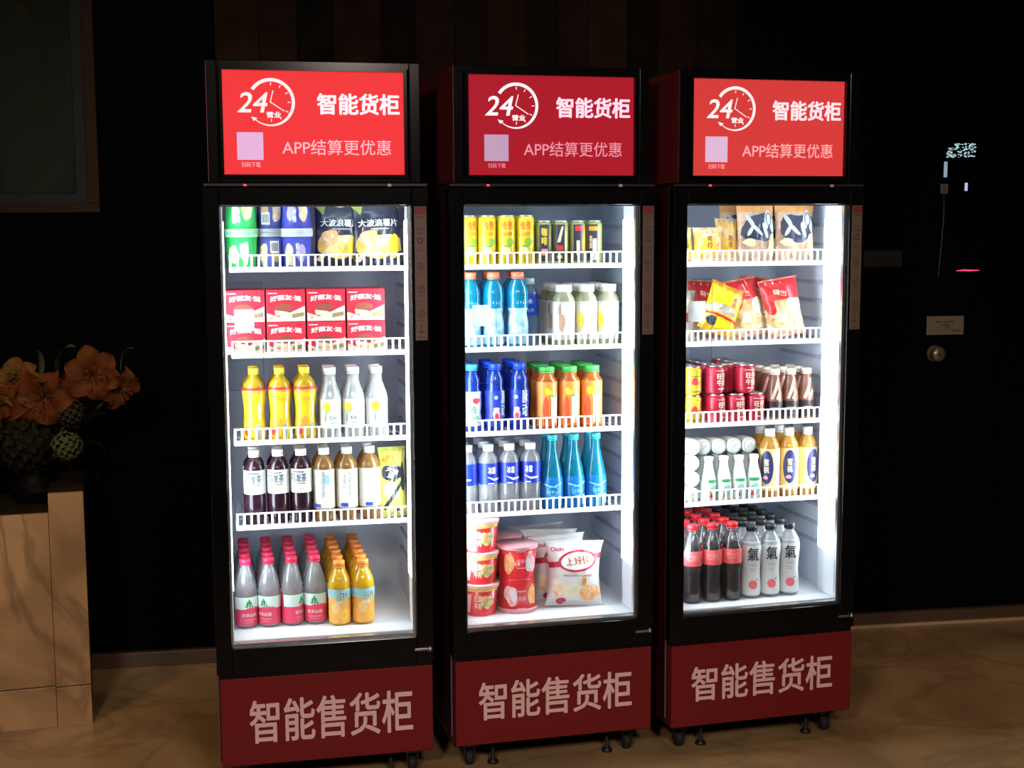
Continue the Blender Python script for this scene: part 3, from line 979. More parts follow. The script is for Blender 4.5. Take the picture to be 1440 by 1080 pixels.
# ------------------------------------------------------------------ goods
def put(name, parts, k, u, r, z, label, cat, group=None, rot=0.0, tilt=(0, 0)):
    """parts = [(name, mesh, [(name, mesh)...], label)]; copies share mesh data"""
    o = bpy.data.objects.new(name, None)
    COL.objects.link(o)
    o.empty_display_size = 0.03
    o.matrix_world = FM[k] @ Matrix.Translation((u, r, z)) @ Matrix.Rotation(rot, 4, 'Z') @ Matrix.Rotation(tilt[0], 4, 'X') @ Matrix.Rotation(tilt[1], 4, 'Y')
    o['label'], o['category'] = label, cat
    if group:
        o['group'] = group
    for p in parts:
        c = link(p[0], p[1], o)
        if len(p) > 3:
            c['label'] = p[3]
        for q in (p[2] if len(p) > 2 else []):
            link(q[0], q[1], c)
    return o


def cap_prof(r, z0, z1, b=0.0015):
    return [(0.0, z0), (r, z0), (r, z1 - b), (r - b, z1), (0.0, z1)]


# ---- bottle kinds -------------------------------------------------
def bottle(body_prof, body_mat, cap_r, cap_z, cap_mat, label_z=None, label_mat=None, art=None, liquid=None, lobes=None, ridges=None, extra=None):
    parts = [('bottle_body', build('bottle_body', [lathe(body_prof, body_mat, 24, lobes=lobes)]))]
    if liquid:
        lp, lm = liquid
        parts.append(('drink', build('drink', [lathe(lp, lm, 20)])))
    cz0, cz1 = cap_z
    capc = [lathe(cap_prof(cap_r, cz0 + .004, cz1), cap_mat, 22, lobes=(22, 0.02, cz0 + .005, cz1 - .001)),
            lathe([(cap_r * 1.03, cz0), (cap_r * 1.03, cz0 + 0.0032)], cap_mat, 20)]
    parts.append(('cap', build('cap', capc)))
    if label_z:
        z0, z1 = label_z
        n = 10
        R = prof_r(body_prof)
        lp = [(R(z0 + (z1 - z0) * i / n) + 0.0007, z0 + (z1 - z0) * i / n) for i in range(n + 1)]
        lb = build('label', [(lambda c: (c[0], c[1][:-2], c[2], True))(lathe(lp, label_mat, 24))])
        subs = []
        if art:
            subs.append(('label_print', build('label_print', art(cyl_map(lp)))))
        parts.append(('label', lb, subs))
    elif art:
        parts.append(('label_print', build('label_print', art(cyl_map(body_prof)))))
    if extra:
        parts += extra
    return parts


S_AMB = clearmat('yellow_tea', (0.80, 0.55, 0.02), 0.9)
YLAB = mat('yellow_label', (0.70, 0.50, 0.015), 0.35, var=(40, 0.4, (0.75, 0.45, 0.02)))
REDPR = mat('red_print', (0.65, 0.03, 0.04), 0.4)
GREENP = mat('green_print', (0.03, 0.28, 0.09), 0.4)
LGREEN = mat('light_green_print', (0.25, 0.62, 0.28), 0.4)
BLUEP = mat('blue_print', (0.02, 0.06, 0.45), 0.4)
SKYP = mat('sky_blue_print', (0.25, 0.6, 0.75), 0.4)
YELP = mat('yellow_print', (0.9, 0.65, 0.03), 0.4)
ORP = mat('orange_print', (0.85, 0.3, 0.03), 0.4)
CREAM = mat('cream_print', (0.85, 0.72, 0.5), 0.4)
BROWNP = mat('brown_print', (0.22, 0.08, 0.03), 0.4)
PINKP = mat('pink_print', (0.85, 0.35, 0.42), 0.4)
GREYP = mat('grey_print', (0.35, 0.37, 0.42), 0.5)
WCAP = mat('white_cap', (0.88, 0.9, 0.9), 0.4)
YCAP = mat('yellow_cap', (0.82, 0.66, 0.05), 0.4)
PCAP = mat('pink_red_cap', (0.80, 0.025, 0.09), 0.4)
OCAP = mat('orange_cap', (0.85, 0.25, 0.03), 0.4)
RCAP = mat('red_cap', (0.8, 0.02, 0.03), 0.4)
GCAP = mat('green_cap', (0.08, 0.5, 0.1), 0.4)
BCAP = mat('blue_cap', (0.01, 0.07, 0.75), 0.4)
KCAP = mat('black_cap', (0.02, 0.025, 0.03), 0.4)
CORAL = mat('coral_cap', (0.9, 0.22, 0.12), 0.4)
TCAP = mat('teal_cap', (0.05, 0.55, 0.62), 0.4)

# yellow iced tea, waisted
p = [(0.0, 0), (0.030, 0), (0.033, 0.006), (0.033, 0.03), (0.029, 0.07), (0.030, 0.10), (0.034, 0.135), (0.0345, 0.155), (0.030, 0.172), (0.018, 0.186), (0.0135, 0.192), (0.0135, 0.200)]


def art_yellow(F):
    return [rect(-0.09, 0.09, 0.152, 0.160, F, REDPR), rect(-0.09, 0.09, 0.146, 0.152, F, ORP), text('冰红茶', -0.014, 0.014, 0.118, 0.13, F, ORP, 0.03),
            poly(blob(-0.008, 0.05, 0.012, 0.02, 2), F, ORP), rect(0.01, 0.022, 0.012, 0.05, F, GREYP), poly(blob(-0.02, 0.03, 0.007, 0.016, 8), F, REDPR), poly(blob(0.02, 0.09, 0.004, 0.03, 8), F, CREAM)]


YTEA = bottle(p, S_AMB, 0.0155, (0.197, 0.217), YCAP, (0.012, 0.160), YLAB, art_yellow)

# white lemon soda with lemon print
p = [(0.0, 0), (0.029, 0), (0.0325, 0.006), (0.033, 0.12), (0.032, 0.13), (0.022, 0.158), (0.0175, 0.170), (0.0165, 0.195)]
SODA = clearmat('cloudy_white_drink', (0.84, 0.90, 0.88), 0.7)


def art_soda(F):
    return [poly(ell(-0.012, 0.095, 0.013, 0.015), F, YELP), poly(blob(-0.012, 0.079, 0.004, 0.006, 4), F, LGREEN), text('Clo', -0.002, 0.022, 0.058, 0.068, F, INK, 0.02),
            text('柠檬', -0.002, 0.016, 0.078, 0.088, F, GREYP), rect(-0.016, -0.013, 0.052, 0.072, F, GREENP), rect(0.0, 0.02, 0.046, 0.049, F, LGREEN)]


LSODA = bottle(p, SODA, 0.018, (0.193, 0.213), WCAP, (0.03, 0.118), mat('white_label', (0.86, 0.88, 0.84), 0.4), art_soda)

# dark plum drink with white label
p = [(0.0, 0), (0.028, 0), (0.0325, 0.006), (0.0325, 0.085), (0.031, 0.09), (0.032, 0.095), (0.032, 0.165), (0.030, 0.178), (0.018, 0.197), (0.0135, 0.201), (0.0135, 0.206)]
PLUM = clearmat('dark_plum_drink', (0.055, 0.015, 0.03), 0.8)


def art_plum(F):
    return [text('乌龙茶', -0.027, 0.025, 0.126, 0.154, F, mat('slate_print', (0.05, 0.08, 0.16), 0.4), 0.03), rect(-0.02, 0.018, 0.156, 0.159, F, INK),
            rect(-0.024, 0.0, 0.117, 0.1195, F, GREYP), rect(-0.004, 0.02, 0.121, 0.1245, F, mat('olive_print', (0.25, 0.26, 0.05), 0.4)), rect(-0.02, 0.015, 0.106, 0.109, F, GREYP)]


DTEA = bottle(p, PLUM, 0.0165, (0.204, 0.224), WCAP, (0.094, 0.166), mat('white_label', (0, 0, 0)), art_plum, lobes=(10, 0.05, 0.012, 0.084))

# amber tea with pale label
AMB = clearmat('amber_tea', (0.55, 0.30, 0.08), 0.6)
p = [(0.0, 0), (0.028, 0), (0.0325, 0.006), (0.032, 0.035), (0.0325, 0.04), (0.0325, 0.162), (0.030, 0.178), (0.018, 0.197), (0.0135, 0.201), (0.0135, 0.206)]


def art_tea(F):
    return [text('茉\n莉\n花\n茶', -0.002, 0.010, 0.075, 0.155, F, GREYP, 0.02), text('清\n茶', -0.018, -0.010, 0.115, 0.145, F, GREYP, 0.01),
            rect(-0.026, -0.004, 0.045, 0.056, F, BLUEP), poly(blob(0.016, 0.13, 0.010, 0.014, 5), F, SKYP), rect(-0.024, -0.008, 0.105, 0.107, F, GREYP)]


ATEA = bottle(p, AMB, 0.016, (0.204, 0.224), WCAP, (0.042, 0.160), mat('pale_tea_label', (0.78, 0.76, 0.66), 0.4), art_tea)

# red cap water
WAT = clearmat('clear_water_bottle', (0.88, 0.92, 0.97), 0.34)
p = [(0.0, 0), (0.028, 0), (0.0325, 0.007), (0.033, 0.08), (0.0325, 0.102), (0.0325, 0.115), (0.0305, 0.130), (0.025, 0.153), (0.0175, 0.175), (0.0135, 0.187), (0.0135, 0.192)]


def art_water(F):
    return [rect(-0.06, 0.06, 0.060, 0.0965, F, mat('mint_white_print', (0.72, 0.84, 0.80), 0.4)), rect(-0.06, 0.06, 0.0965, 0.099, F, GREENP),
            poly([(-0.016, 0.066), (0.012, 0.066), (-0.001, 0.088)], F, GREENP), poly([(-0.012, 0.076), (0.008, 0.076), (-0.002, 0.092)], F, GREENP),
            poly(blob(0.012, 0.062, 0.020, 0.004, 3), F, mat('red_water_label', (0.75, 0.05, 0.12), 0.4)),
            text('农夫山泉', -0.024, 0.022, 0.036, 0.048, F, WHITE, 0.02), rect(-0.02, 0.02, 0.026, 0.0285, F, PINKP), rect(-0.018, 0.016, 0.019, 0.0205, F, PINKP)]


RWAT = bottle(p, WAT, 0.0168, (0.190, 0.208), PCAP, (0.010, 0.098), mat('red_water_label', (0.75, 0.05, 0.12), 0.4), art_water)

# orange juice with pulp
OJ = clearmat('orange_juice', (0.95, 0.52, 0.02), 0.95)
p = [(0.0, 0), (0.028, 0), (0.0325, 0.006), (0.033, 0.10), (0.0335, 0.12), (0.031, 0.14), (0.024, 0.155), (0.0165, 0.168), (0.0155, 0.178)]


def art_oj(F):
    return [rect(-0.06, 0.06, 0.085, 0.112, F, mat('blue_band_print', (0.30, 0.55, 0.60), 0.4)), rect(-0.006, 0.018, 0.088, 0.101, F, INK), text('美汁', -0.003, 0.015, 0.090, 0.099, flat_off(F), CREAM, 0.02),
            poly(ell(0.012, 0.035, 0.020, 0.017), F, food('orange_slice', [(0.85, 0.35, 0.02), (0.95, 0.6, 0.1), (0.95, 0.5, 0.05)], 90)), poly(ell(-0.014, 0.055, 0.014, 0.018), F, mat('pale_orange_print', (0.95, 0.6, 0.22), 0.4)),
            text('果粒橙', -0.018, 0.006, 0.066, 0.078, F, WHITE, 0.03), rect(-0.008, 0.03, 0.078, 0.082, F, LGREEN)]


def flat_off(F, o=0.0006):
    def G(x, z):
        a = F(x, z)
        return (a[0], a[1] - o, a[2])
    return G


OJB = bottle(p, OJ, 0.0175, (0.175, 0.195), OCAP, (0.008, 0.112), mat('orange_juice_label', (0.92, 0.42, 0.08), 0.4), art_oj)
YC2 = mat('golden_orange_cap', (0.92, 0.42, 0.03), 0.4)

# blue sports drink
BLU = clearmat('cyan_sports_drink', (0.01, 0.42, 0.70), 0.7)
p = [(0.0, 0), (0.028, 0), (0.032, 0.006), (0.0315, 0.08), (0.0275, 0.10), (0.0275, 0.112), (0.033, 0.128), (0.0335, 0.165), (0.030, 0.188), (0.018, 0.208), (0.0175, 0.214)]


def art_sport(F):
    return [poly([(-0.010, 0.165), (0.004, 0.182), (0.012, 0.16), (0.004, 0.162), (-0.002, 0.145)], F, mat('deep_teal_print', (0.01, 0.16, 0.26), 0.4)),
            text('水动乐', -0.02, 0.02, 0.135, 0.15, F, WHITE, 0.02)]


SPORT = bottle(p, BLU, 0.0195, (0.212, 0.232), CORAL, (0.012, 0.122), mat('ice_blue_label', (0.50, 0.72, 0.84), 0.35, var=(35, 0.7, (0.06, 0.32, 0.55))), art_sport)

# clear blue label bottle
CB = clearmat('pale_blue_bottle', (0.40, 0.60, 0.85), 0.4)
p = [(0.0, 0), (0.026, 0), (0.030, 0.006), (0.030, 0.155), (0.027, 0.17), (0.016, 0.186), (0.0135, 0.192)]


def art_bb(F):
    return [text('水', -0.006, 0.010, 0.13, 0.148, F, WHITE, 0.03), text('纯净', -0.012, 0.014, 0.105, 0.118, F, SKYP, 0.02)]


BBOT = bottle(p, CB, 0.0165, (0.191, 0.210), mat('pale_blue_cap', (0.65, 0.8, 0.92), 0.4), (0.095, 0.162), mat('royal_blue_label', (0.01, 0.05, 0.50), 0.35), art_bb)

# wide mouth jar drink
PJ = clearmat('pale_green_drink', (0.62, 0.62, 0.40), 0.8)
p = [(0.0, 0), (0.031, 0), (0.035, 0.006), (0.035, 0.138), (0.033, 0.150), (0.024, 0.162), (0.0235, 0.170)]


def art_jar(v):
    def A(F):
        c = [rect(-0.03, 0.03, 0.132, 0.1335, F, GREYP), text('水果茶', -0.010, 0.014, 0.085, 0.10, F, GREYP, 0.0)]
        if v == 0:
            c += [poly(blob(-0.02, 0.075, 0.009, 0.03, 4), F, mat('faded_flower_print', (0.6, 0.35, 0.22), 0.5)), poly(blob(-0.026, 0.11, 0.005, 0.02, 6), F, mat('twig_print', (0.35, 0.25, 0.2), 0.5))]
        else:
            c += [poly(blob(-0.026, 0.08, 0.010, 0.03, 7), F, YELP), poly(blob(0.004, 0.04, 0.006, 0.009, 3), F, PINKP)]
        return c
    return A


JLAB = mat('pale_jar_label', (0.80, 0.78, 0.70), 0.4)
JAR = [bottle(p, PJ, 0.0255, (0.168, 0.190), WCAP, (0.02, 0.138), JLAB, art_jar(v)) for v in (0, 1)]

# blue electrolyte bottle, waisted
PB = clearmat('deep_blue_drink', (0.02, 0.09, 0.60), 0.6)
p = [(0.0, 0), (0.027, 0), (0.030, 0.006), (0.030, 0.05), (0.027, 0.062), (0.030, 0.076), (0.030, 0.13), (0.026, 0.140), (0.0275, 0.150), (0.027, 0.165), (0.019, 0.182), (0.0175, 0.195)]


def art_mai(F):
    return [text('脉\n动', 0.004, 0.024, 0.045, 0.13, F, mat('ice_print', (0.6, 0.75, 0.95), 0.4), 0.03), poly(ell(-0.012, 0.055, 0.011, 0.018), F, PINKP), poly(ell(-0.012, 0.072, 0.009, 0.005), F, CREAM),
            poly(ell(-0.014, 0.108, 0.006, 0.006), F, SKYP), poly(ell(-0.012, 0.05, 0.006, 0.009), flat_off(F), REDPR)]


MAI = bottle(p, PB, 0.0195, (0.192, 0.211), BCAP, (0.022, 0.128), mat('navy_label', (0.015, 0.03, 0.32), 0.35), art_mai)


def art_mai2(F):
    return [text('维\n他', -0.012, 0.012, 0.03, 0.085, F, GREENP, 0.02, rot=0.3), poly(blob(0.006, 0.10, 0.012, 0.010, 4), F, REDPR), rect(-0.02, 0.02, 0.118, 0.122, F, SKYP)]


MAI2 = bottle(p, PB, 0.0195, (0.192, 0.211), mat('cyan_blue_cap', (0.05, 0.35, 0.8), 0.4), (0.022, 0.128), mat('white_blue_label', (0.70, 0.78, 0.86), 0.4), art_mai2)

# carrot juice, green cap
CJ = clearmat('carrot_juice', (0.80, 0.20, 0.04), 0.97)
p = [(0.0, 0), (0.029, 0), (0.033, 0.006), (0.0335, 0.135), (0.034, 0.148), (0.031, 0.158), (0.0245, 0.163), (0.0245, 0.180)]


def art_carrot(F):
    return [rect(0.002, 0.026, 0.02, 0.105, F, mat('pale_peach_print', (0.88, 0.80, 0.66), 0.4)), rect(0.000, 0.028, 0.100, 0.112, F, mat('sage_print', (0.35, 0.42, 0.2), 0.4)), text('农夫', 0.004, 0.024, 0.102, 0.110, flat_off(F), GREENP, 0.02),
            poly(blob(-0.014, 0.06, 0.011, 0.04, 5), F, mat('fruit_red_print', (0.75, 0.10, 0.03), 0.4)), poly(blob(-0.008, 0.12, 0.010, 0.012, 9), F, YELP), text('果\n蔬', 0.010, 0.018, 0.05, 0.085, flat_off(F), GREYP, 0.0)]


CARROT = bottle(p, CJ, 0.0245, (0.178, 0.196), GCAP, (0.012, 0.150), mat('orange_red_label', (0.88, 0.30, 0.06), 0.4), art_carrot)

# water with blue label
p = [(0.0, 0), (0.028, 0), (0.0325, 0.006), (0.0325, 0.155), (0.029, 0.172), (0.0165, 0.190), (0.0135, 0.195)]


def art_bw(F):
    return [poly([(-0.022, 0.118), (0.0, 0.104), (0.024, 0.108), (0.024, 0.113), (0.0, 0.111)], F, WHITE), text('冰露', -0.018, 0.006, 0.125, 0.148, F, WHITE, 0.03), rect(-0.018, 0.0, 0.094, 0.097, F, WHITE)]


BWAT = bottle(p, WAT, 0.0165, (0.194, 0.214), WCAP, (0.092, 0.158), mat('ultramarine_label', (0.008, 0.03, 0.42), 0.35), art_bw, lobes=(16, 0.025, 0.012, 0.09))

# tall teal bottles
TB = clearmat('teal_glassy_bottle', (0.02, 0.42, 0.62), 0.6)
p = [(0.0, 0), (0.030, 0), (0.034, 0.008), (0.0345, 0.05), (0.034, 0.09), (0.029, 0.125), (0.020, 0.165), (0.014, 0.190), (0.0125, 0.215), (0.0135, 0.222)]


def art_teal(F):
    return [ring(0.0, 0.060, 0.018, 0.016, 0.0015, F, mat('aqua_print', (0.3, 0.75, 0.85), 0.4)), text('百岁山', -0.015, 0.015, 0.052, 0.064, F, mat('aqua_print', (0, 0, 0)), 0.02), rect(0.016, 0.03, 0.014, 0.045, F, mat('ice_print', (0, 0, 0))),
            poly([(-0.03, 0.08), (0.0, 0.072), (0.03, 0.084), (0.03, 0.088), (0.0, 0.076), (-0.03, 0.084)], F, mat('aqua_print', (0, 0, 0)))]


TEAL = bottle(p, TB, 0.0155, (0.217, 0.236), TCAP, (0.008, 0.105), mat('deep_azure_label', (0.005, 0.16, 0.48), 0.3), art_teal)

# cola
GLB = clearmat('clear_bottle', (0.75, 0.75, 0.78), 0.07)
COLA = mat('dark_cola', (0.018, 0.008, 0.006), 0.15)
p = [(0.0, 0), (0.025, 0), (0.0315, 0.010), (0.031, 0.04), (0.0275, 0.075), (0.0265, 0.09), (0.0315, 0.118), (0.0325, 0.155), (0.030, 0.175), (0.018, 0.215), (0.0135, 0.225), (0.0135, 0.236)]
pl = [(max(0, r - 0.002), z) for r, z in p if z < 0.18] + [(0.026, 0.185), (0.0, 0.186)]


def art_cola(F):
    return [text('可口可乐', -0.022, 0.02, 0.137, 0.158, F, mat('pale_red_print', (0.95, 0.45, 0.42), 0.4), 0.02)]


COLAB = bottle(p, GLB, 0.0175, (0.234, 0.252), RCAP, (0.122, 0.170), mat('red_cola_label', (0.90, 0.12, 0.13), 0.4), art_cola, liquid=(pl, COLA))

# sparkling water, black cap
SW = clearmat('frosted_white_bottle', (0.80, 0.84, 0.88), 0.55)
p = [(0.0, 0), (0.027, 0), (0.0315, 0.008), (0.0325, 0.03), (0.031, 0.055), (0.0285, 0.085), (0.030, 0.12), (0.0335, 0.155), (0.0325, 0.178), (0.022, 0.200), (0.0135, 0.212), (0.0135, 0.220)]


def art_qi(F):
    return [text('氣', -0.019, 0.019, 0.122, 0.168, F, INK, 0.02), text('气泡水', -0.014, 0.014, 0.104, 0.112, F, GREYP, 0.0), rect(-0.011, 0.009, 0.094, 0.0955, F, GREYP), rect(-0.009, 0.007, 0.088, 0.0893, F, GREYP),
            poly(ell(0.0, 0.045, 0.014, 0.0145), F, mat('peach_print', (0.85, 0.16, 0.18), 0.5)), poly(ell(0.014, 0.061, 0.0045, 0.002, 10, 0.6), F, GREENP)]


QI = bottle(p, SW, 0.0175, (0.216, 0.235), KCAP, (0.010, 0.185), mat('white_wrap_label', (0.78, 0.80, 0.82), 0.4), art_qi)

# coffee milk, conical
CM_ = clearmat('milky_coffee', (0.42, 0.19, 0.13), 0.97)
p = [(0.0, 0), (0.023, 0), (0.0265, 0.005), (0.027, 0.06), (0.025, 0.09), (0.018, 0.130), (0.0155, 0.145), (0.0155, 0.150)]


def art_coffee(F):
    return [rect(-0.04, 0.04, 0.010, 0.062, F, mat('black_wrap', (0.03, 0.02, 0.025), 0.4)), text('NESCAFÉ', -0.016, 0.016, 0.034, 0.046, flat_off(F), CREAM, 0.02),
            poly([(-0.016, 0.07), (-0.006, 0.068), (0.006, 0.10), (0.012, 0.135), (0.006, 0.135), (-0.004, 0.10)], F, mat('blush_print', (0.85, 0.55, 0.48), 0.4)),
            poly([(0.002, 0.07), (0.010, 0.068), (0.018, 0.09), (0.014, 0.10)], F, CREAM)]


COFFEE = bottle(p, CM_, 0.0168, (0.148, 0.166), mat('ivory_cap', (0.86, 0.78, 0.66), 0.4), None, None, art_coffee)

# small yoghurt bottle, green label
YG = mat('milky_white_bottle', (0.82, 0.87, 0.85), 0.35)
p = [(0.0, 0), (0.022, 0), (0.025, 0.005), (0.0255, 0.055), (0.024, 0.075), (0.016, 0.105), (0.013, 0.125), (0.0145, 0.135)]


def art_yog(F):
    return [rect(-0.016, 0.018, 0.062, 0.072, F, GREENP), poly(blob(0.002, 0.035, 0.015, 0.018, 6), F, mat('mint_print', (0.25, 0.6, 0.45), 0.4)), poly([(-0.012, 0.014), (-0.004, 0.05), (0.0, 0.014)], F, REDPR), text('酸奶', -0.008, 0.012, 0.028, 0.042, flat_off(F), WHITE, 0.02)]


YOG = bottle(p, YG, 0.0155, (0.132, 0.145), WCAP, (0.010, 0.074), mat('pale_mint_label', (0.74, 0.84, 0.80), 0.4), art_yog)
# the same kind lying down, base towards the door
lie = [(0.0, 0), (0.018, 0), (0.020, 0.002), (0.024, 0.002), (0.0255, 0.006), (0.0255, 0.06), (0.016, 0.105), (0.013, 0.13), (0.0, 0.13)]
lv = lathe(lie, YG, 24)
lvv = ([(x, z, -y + 0.0255) for x, y, z in lv[0]], [tuple(reversed(q)) for q in lv[1]], YG, True)
rg = ring(0, 0.0255, 0.021, 0.021, 0.0018, flat_map(-0.0008), GREYP, 24)
LYING = [('bottle_body', build('bottle_body', [lvv]), [('base_ring', build('base_ring', [rg, stroke((-0.008, 0.018), (0.009, 0.034), 0.0016, flat_map(-0.0008), GREYP)]))])]

# orange tea with navy oval label
OT = clearmat('orange_tea', (0.80, 0.40, 0.07), 0.92)
p = [(0.0, 0), (0.028, 0), (0.0325, 0.006), (0.0325, 0.160), (0.030, 0.175), (0.019, 0.197), (0.0135, 0.203)]


def art_ot(F):
    return [poly(ell(0.0, 0.102, 0.022, 0.055, 28), F, mat('navy_oval_print', (0.03, 0.035, 0.14), 0.4)), text('蜜\n桃', -0.009, 0.009, 0.082, 0.13, flat_off(F), CREAM, 0.03), poly(blob(-0.004, 0.068, 0.008, 0.007, 3), flat_off(F), PINKP)]


OTEA = bottle(p, OT, 0.0165, (0.201, 0.226), WCAP, (0.025, 0.162), mat('cream_wrap_label', (0.88, 0.66, 0.30), 0.4), art_ot)


# ---- cans ---------------------------------------------------------
def can(r, h, body, art):
    prof = [(r * .82, 0.0), (r * .86, 0.003), (r, 0.010), (r, h - 0.012), (r * .88, h - 0.004)]
    top = [(r * .88, h - 0.004), (r * .90, h), (r * .86, h), (r * .84, h - 0.003), (0.0, h - 0.003)]
    return [('can_body', build('can_body', [lathe(prof, body, 24)])),
            ('can_lid', build('can_lid', [lathe(top, CANTOP, 24), box(-.005, .005, -0.010, 0.004, h - 0.003, h - 0.0015, CANTOP)])),
            ('can_print', build('can_print', art(cyl_map(prof, 0.0006))))]


def art_lemon(F):
    return [text('维他', -0.017, 0.017, 0.108, 0.136, F, mat('vermilion_print', (0.72, 0.16, 0.02), 0.4), 0.03, rot=0.12), text('vita', -0.016, 0.016, 0.090, 0.104, F, mat('vermilion_print', (0, 0, 0)), 0.02, rot=0.15),
            poly(blob(0.010, 0.072, 0.013, 0.014, 4), F, mat('leaf_print', (0.25, 0.42, 0.04), 0.4)), poly(blob(-0.006, 0.045, 0.014, 0.014, 7), F, mat('lemon_pale_print', (0.85, 0.75, 0.35), 0.4)), rect(-0.014, 0.012, 0.058, 0.061, F, GREENP)]


LEMCAN = can(0.0285, 0.153, mat('lemon_can', (0.72, 0.52, 0.015), 0.3, 0.2, var=(20, 0.5, (0.80, 0.72, 0.05))), art_lemon)
DK = mat('charcoal_can_print', (0.035, 0.035, 0.055), 0.35)
OLV = mat('olive_can', (0.30, 0.30, 0.10), 0.35, 0.3)


def art_slim(v):
    def A(F):
        x = (-0.014, -0.020, -0.012, -0.022)[v]
        c = [rect(x - .004, x + 0.030, 0.012, 0.124, F, DK), rect(-0.06, -0.045, 0.012, 0.124, F, DK)]
        G = flat_off(F)
        if v == 0:
            c += [text('咖\n啡', x + .004, x + .022, 0.06, 0.115, G, YELP, 0.03), rect(x + .004, x + .024, 0.03, 0.05, G, PINKP)]
        elif v == 1:
            c += [poly([(x + .006, 0.07), (x + .020, 0.118), (x + .026, 0.118), (x + .016, 0.07)], G, CREAM), rect(x + .005, x + .025, 0.045, 0.06, G, REDPR), rect(x + .005, x + .022, 0.02, 0.03, G, YELP)]
        elif v == 2:
            c += [rect(x + .002, x + .028, 0.105, 0.12, G, REDPR), poly(blob(0.022, 0.07, 0.008, 0.045, 3), G, ORP), rect(x + .006, x + .016, 0.03, 0.075, G, CREAM)]
        else:
            c += [rect(x + .001, x + .029, 0.105, 0.118, G, ORP), rect(x + .014, x + .026, 0.014, 0.08, G, WHITE), text('能\n量', x + .003, x + .013, 0.05, 0.09, G, CREAM, 0.02)]
        return c
    return A


SLIM = [can(0.0258, 0.136, OLV, art_slim(v)) for v in range(4)]
GOLDC = mat('gold_can', (0.62, 0.43, 0.03), 0.3, 0.3)
GOLDCAN = can(0.032, 0.092, GOLDC, lambda F: [rect(-0.05, 0.05, 0.074, 0.079, F, ORP), poly(blob(-0.008, 0.045, 0.010, 0.014, 3), F, REDPR), rect(-0.05, 0.05, 0.010, 0.014, F, BROWNP), text('红牛', 0.0, 0.02, 0.03, 0.045, F, REDPR, 0.03)])
REDC = mat('red_can', (0.40, 0.012, 0.035), 0.3, 0.15)
REDCAN = can(0.032, 0.092, REDC, lambda F: [text('旺仔\n牛奶', -0.018, 0.018, 0.026, 0.068, F, CREAM, 0.03), rect(-0.02, 0.02, 0.074, 0.077, F, PINKP), rect(-0.014, 0.014, 0.016, 0.019, F, CREAM)])


# ---- noodle cups and buckets -------------------------------------
def cup(r0, r1, h, m, lid, art, rim=WHITE):
    prof = [(0.0, 0), (r0, 0), (r0, 0.002), (r1, h - 0.008)]
    return [('cup_body', build('cup_body', [lathe(prof, m, 32)])),
            ('cup_rim', build('cup_rim', [lathe([(r1, h - 0.012), (r1 + 0.003, h - 0.010), (r1 + 0.003, h - 0.006), (r1 + .001, h - 0.005), (r1 + 0.004, h - 0.003), (r1 + 0.003, h), (0.0, h)], lid, 40, lobes=(40, 0.008, 0.0, h - 0.001))])),
            ('cup_print', build('cup_print', art(cyl_map(prof, 0.0008))))]


def art_cup(main, a2, seed, bar=False):
    def A(F):
        c = [poly(blob(-0.018, 0.04, 0.016, 0.030, seed), F, food('noodle_picture', [(0.75, 0.45, 0.2), (0.9, 0.78, 0.5), (0.85, 0.55, 0.35), (0.5, 0.55, 0.2)], 80)), poly(blob(0.018, 0.045, 0.012, 0.03, seed + 3), F, a2)]
        G = flat_off(F)
        if bar:
            c += [rect(0.004, 0.03, 0.045, 0.08, G, WHITE)] + [rect(0.007 + .003 * i, 0.0085 + .003 * i, 0.050, 0.075, flat_off(G), INK) for i in range(7)]
        else:
            c += [text('鲜\n杯', 0.002, 0.014, 0.03, 0.075, G, WHITE, 0.03)]
        return c
    return A


CUPR = mat('clear_cup_rim', (0.55, 0.68, 0.6), 0.3)
GCUP = cup(0.040, 0.047, 0.104, mat('green_cup', (0.03, 0.48, 0.10), 0.4), mat('green_cup_rim', (0.35, 0.7, 0.4), 0.35), art_cup(0, WHITE, 3))
BCUP = cup(0.038, 0.045, 0.104, mat('violet_blue_cup', (0.05, 0.06, 0.42), 0.4), mat('pale_cup_rim', (0.6, 0.66, 0.7), 0.35), art_cup(0, mat('lilac_print', (0.5, 0.45, 0.75), 0.4), 5))
NCUP = cup(0.036, 0.042, 0.104, mat('slate_blue_cup', (0.06, 0.08, 0.30), 0.4), mat('grey_cup_rim', (0.32, 0.36, 0.38), 0.35), art_cup(0, mat('tan_print', (0.55, 0.35, 0.15), 0.4), 6, True))
REDB = mat('red_bucket', (0.72, 0.03, 0.04), 0.25, coat=0.5)


def art_bucket(v):
    def A(F):
        c = [rect(-0.07, 0.07, 0.078, 0.088, F, mat('gold_band', (0.85, 0.5, 0.08), 0.4)), poly(blob(0.022, 0.045, 0.020, 0.024, 4), F, food('beef_noodle_picture', [(0.35, 0.1, 0.03), (0.8, 0.5, 0.2), (0.25, 0.4, 0.1), (0.85, 0.65, 0.35)], 60)),
             poly([(-0.055, 0.01), (-0.035, 0.01), (-0.028, 0.07), (-0.05, 0.07)], F, mat('pale_pink_print', (0.85, 0.55, 0.55), 0.4)), text('红烧\n牛肉', -0.02, 0.004, 0.02, 0.068, F, CREAM, 0.04)]
        return c
    return A


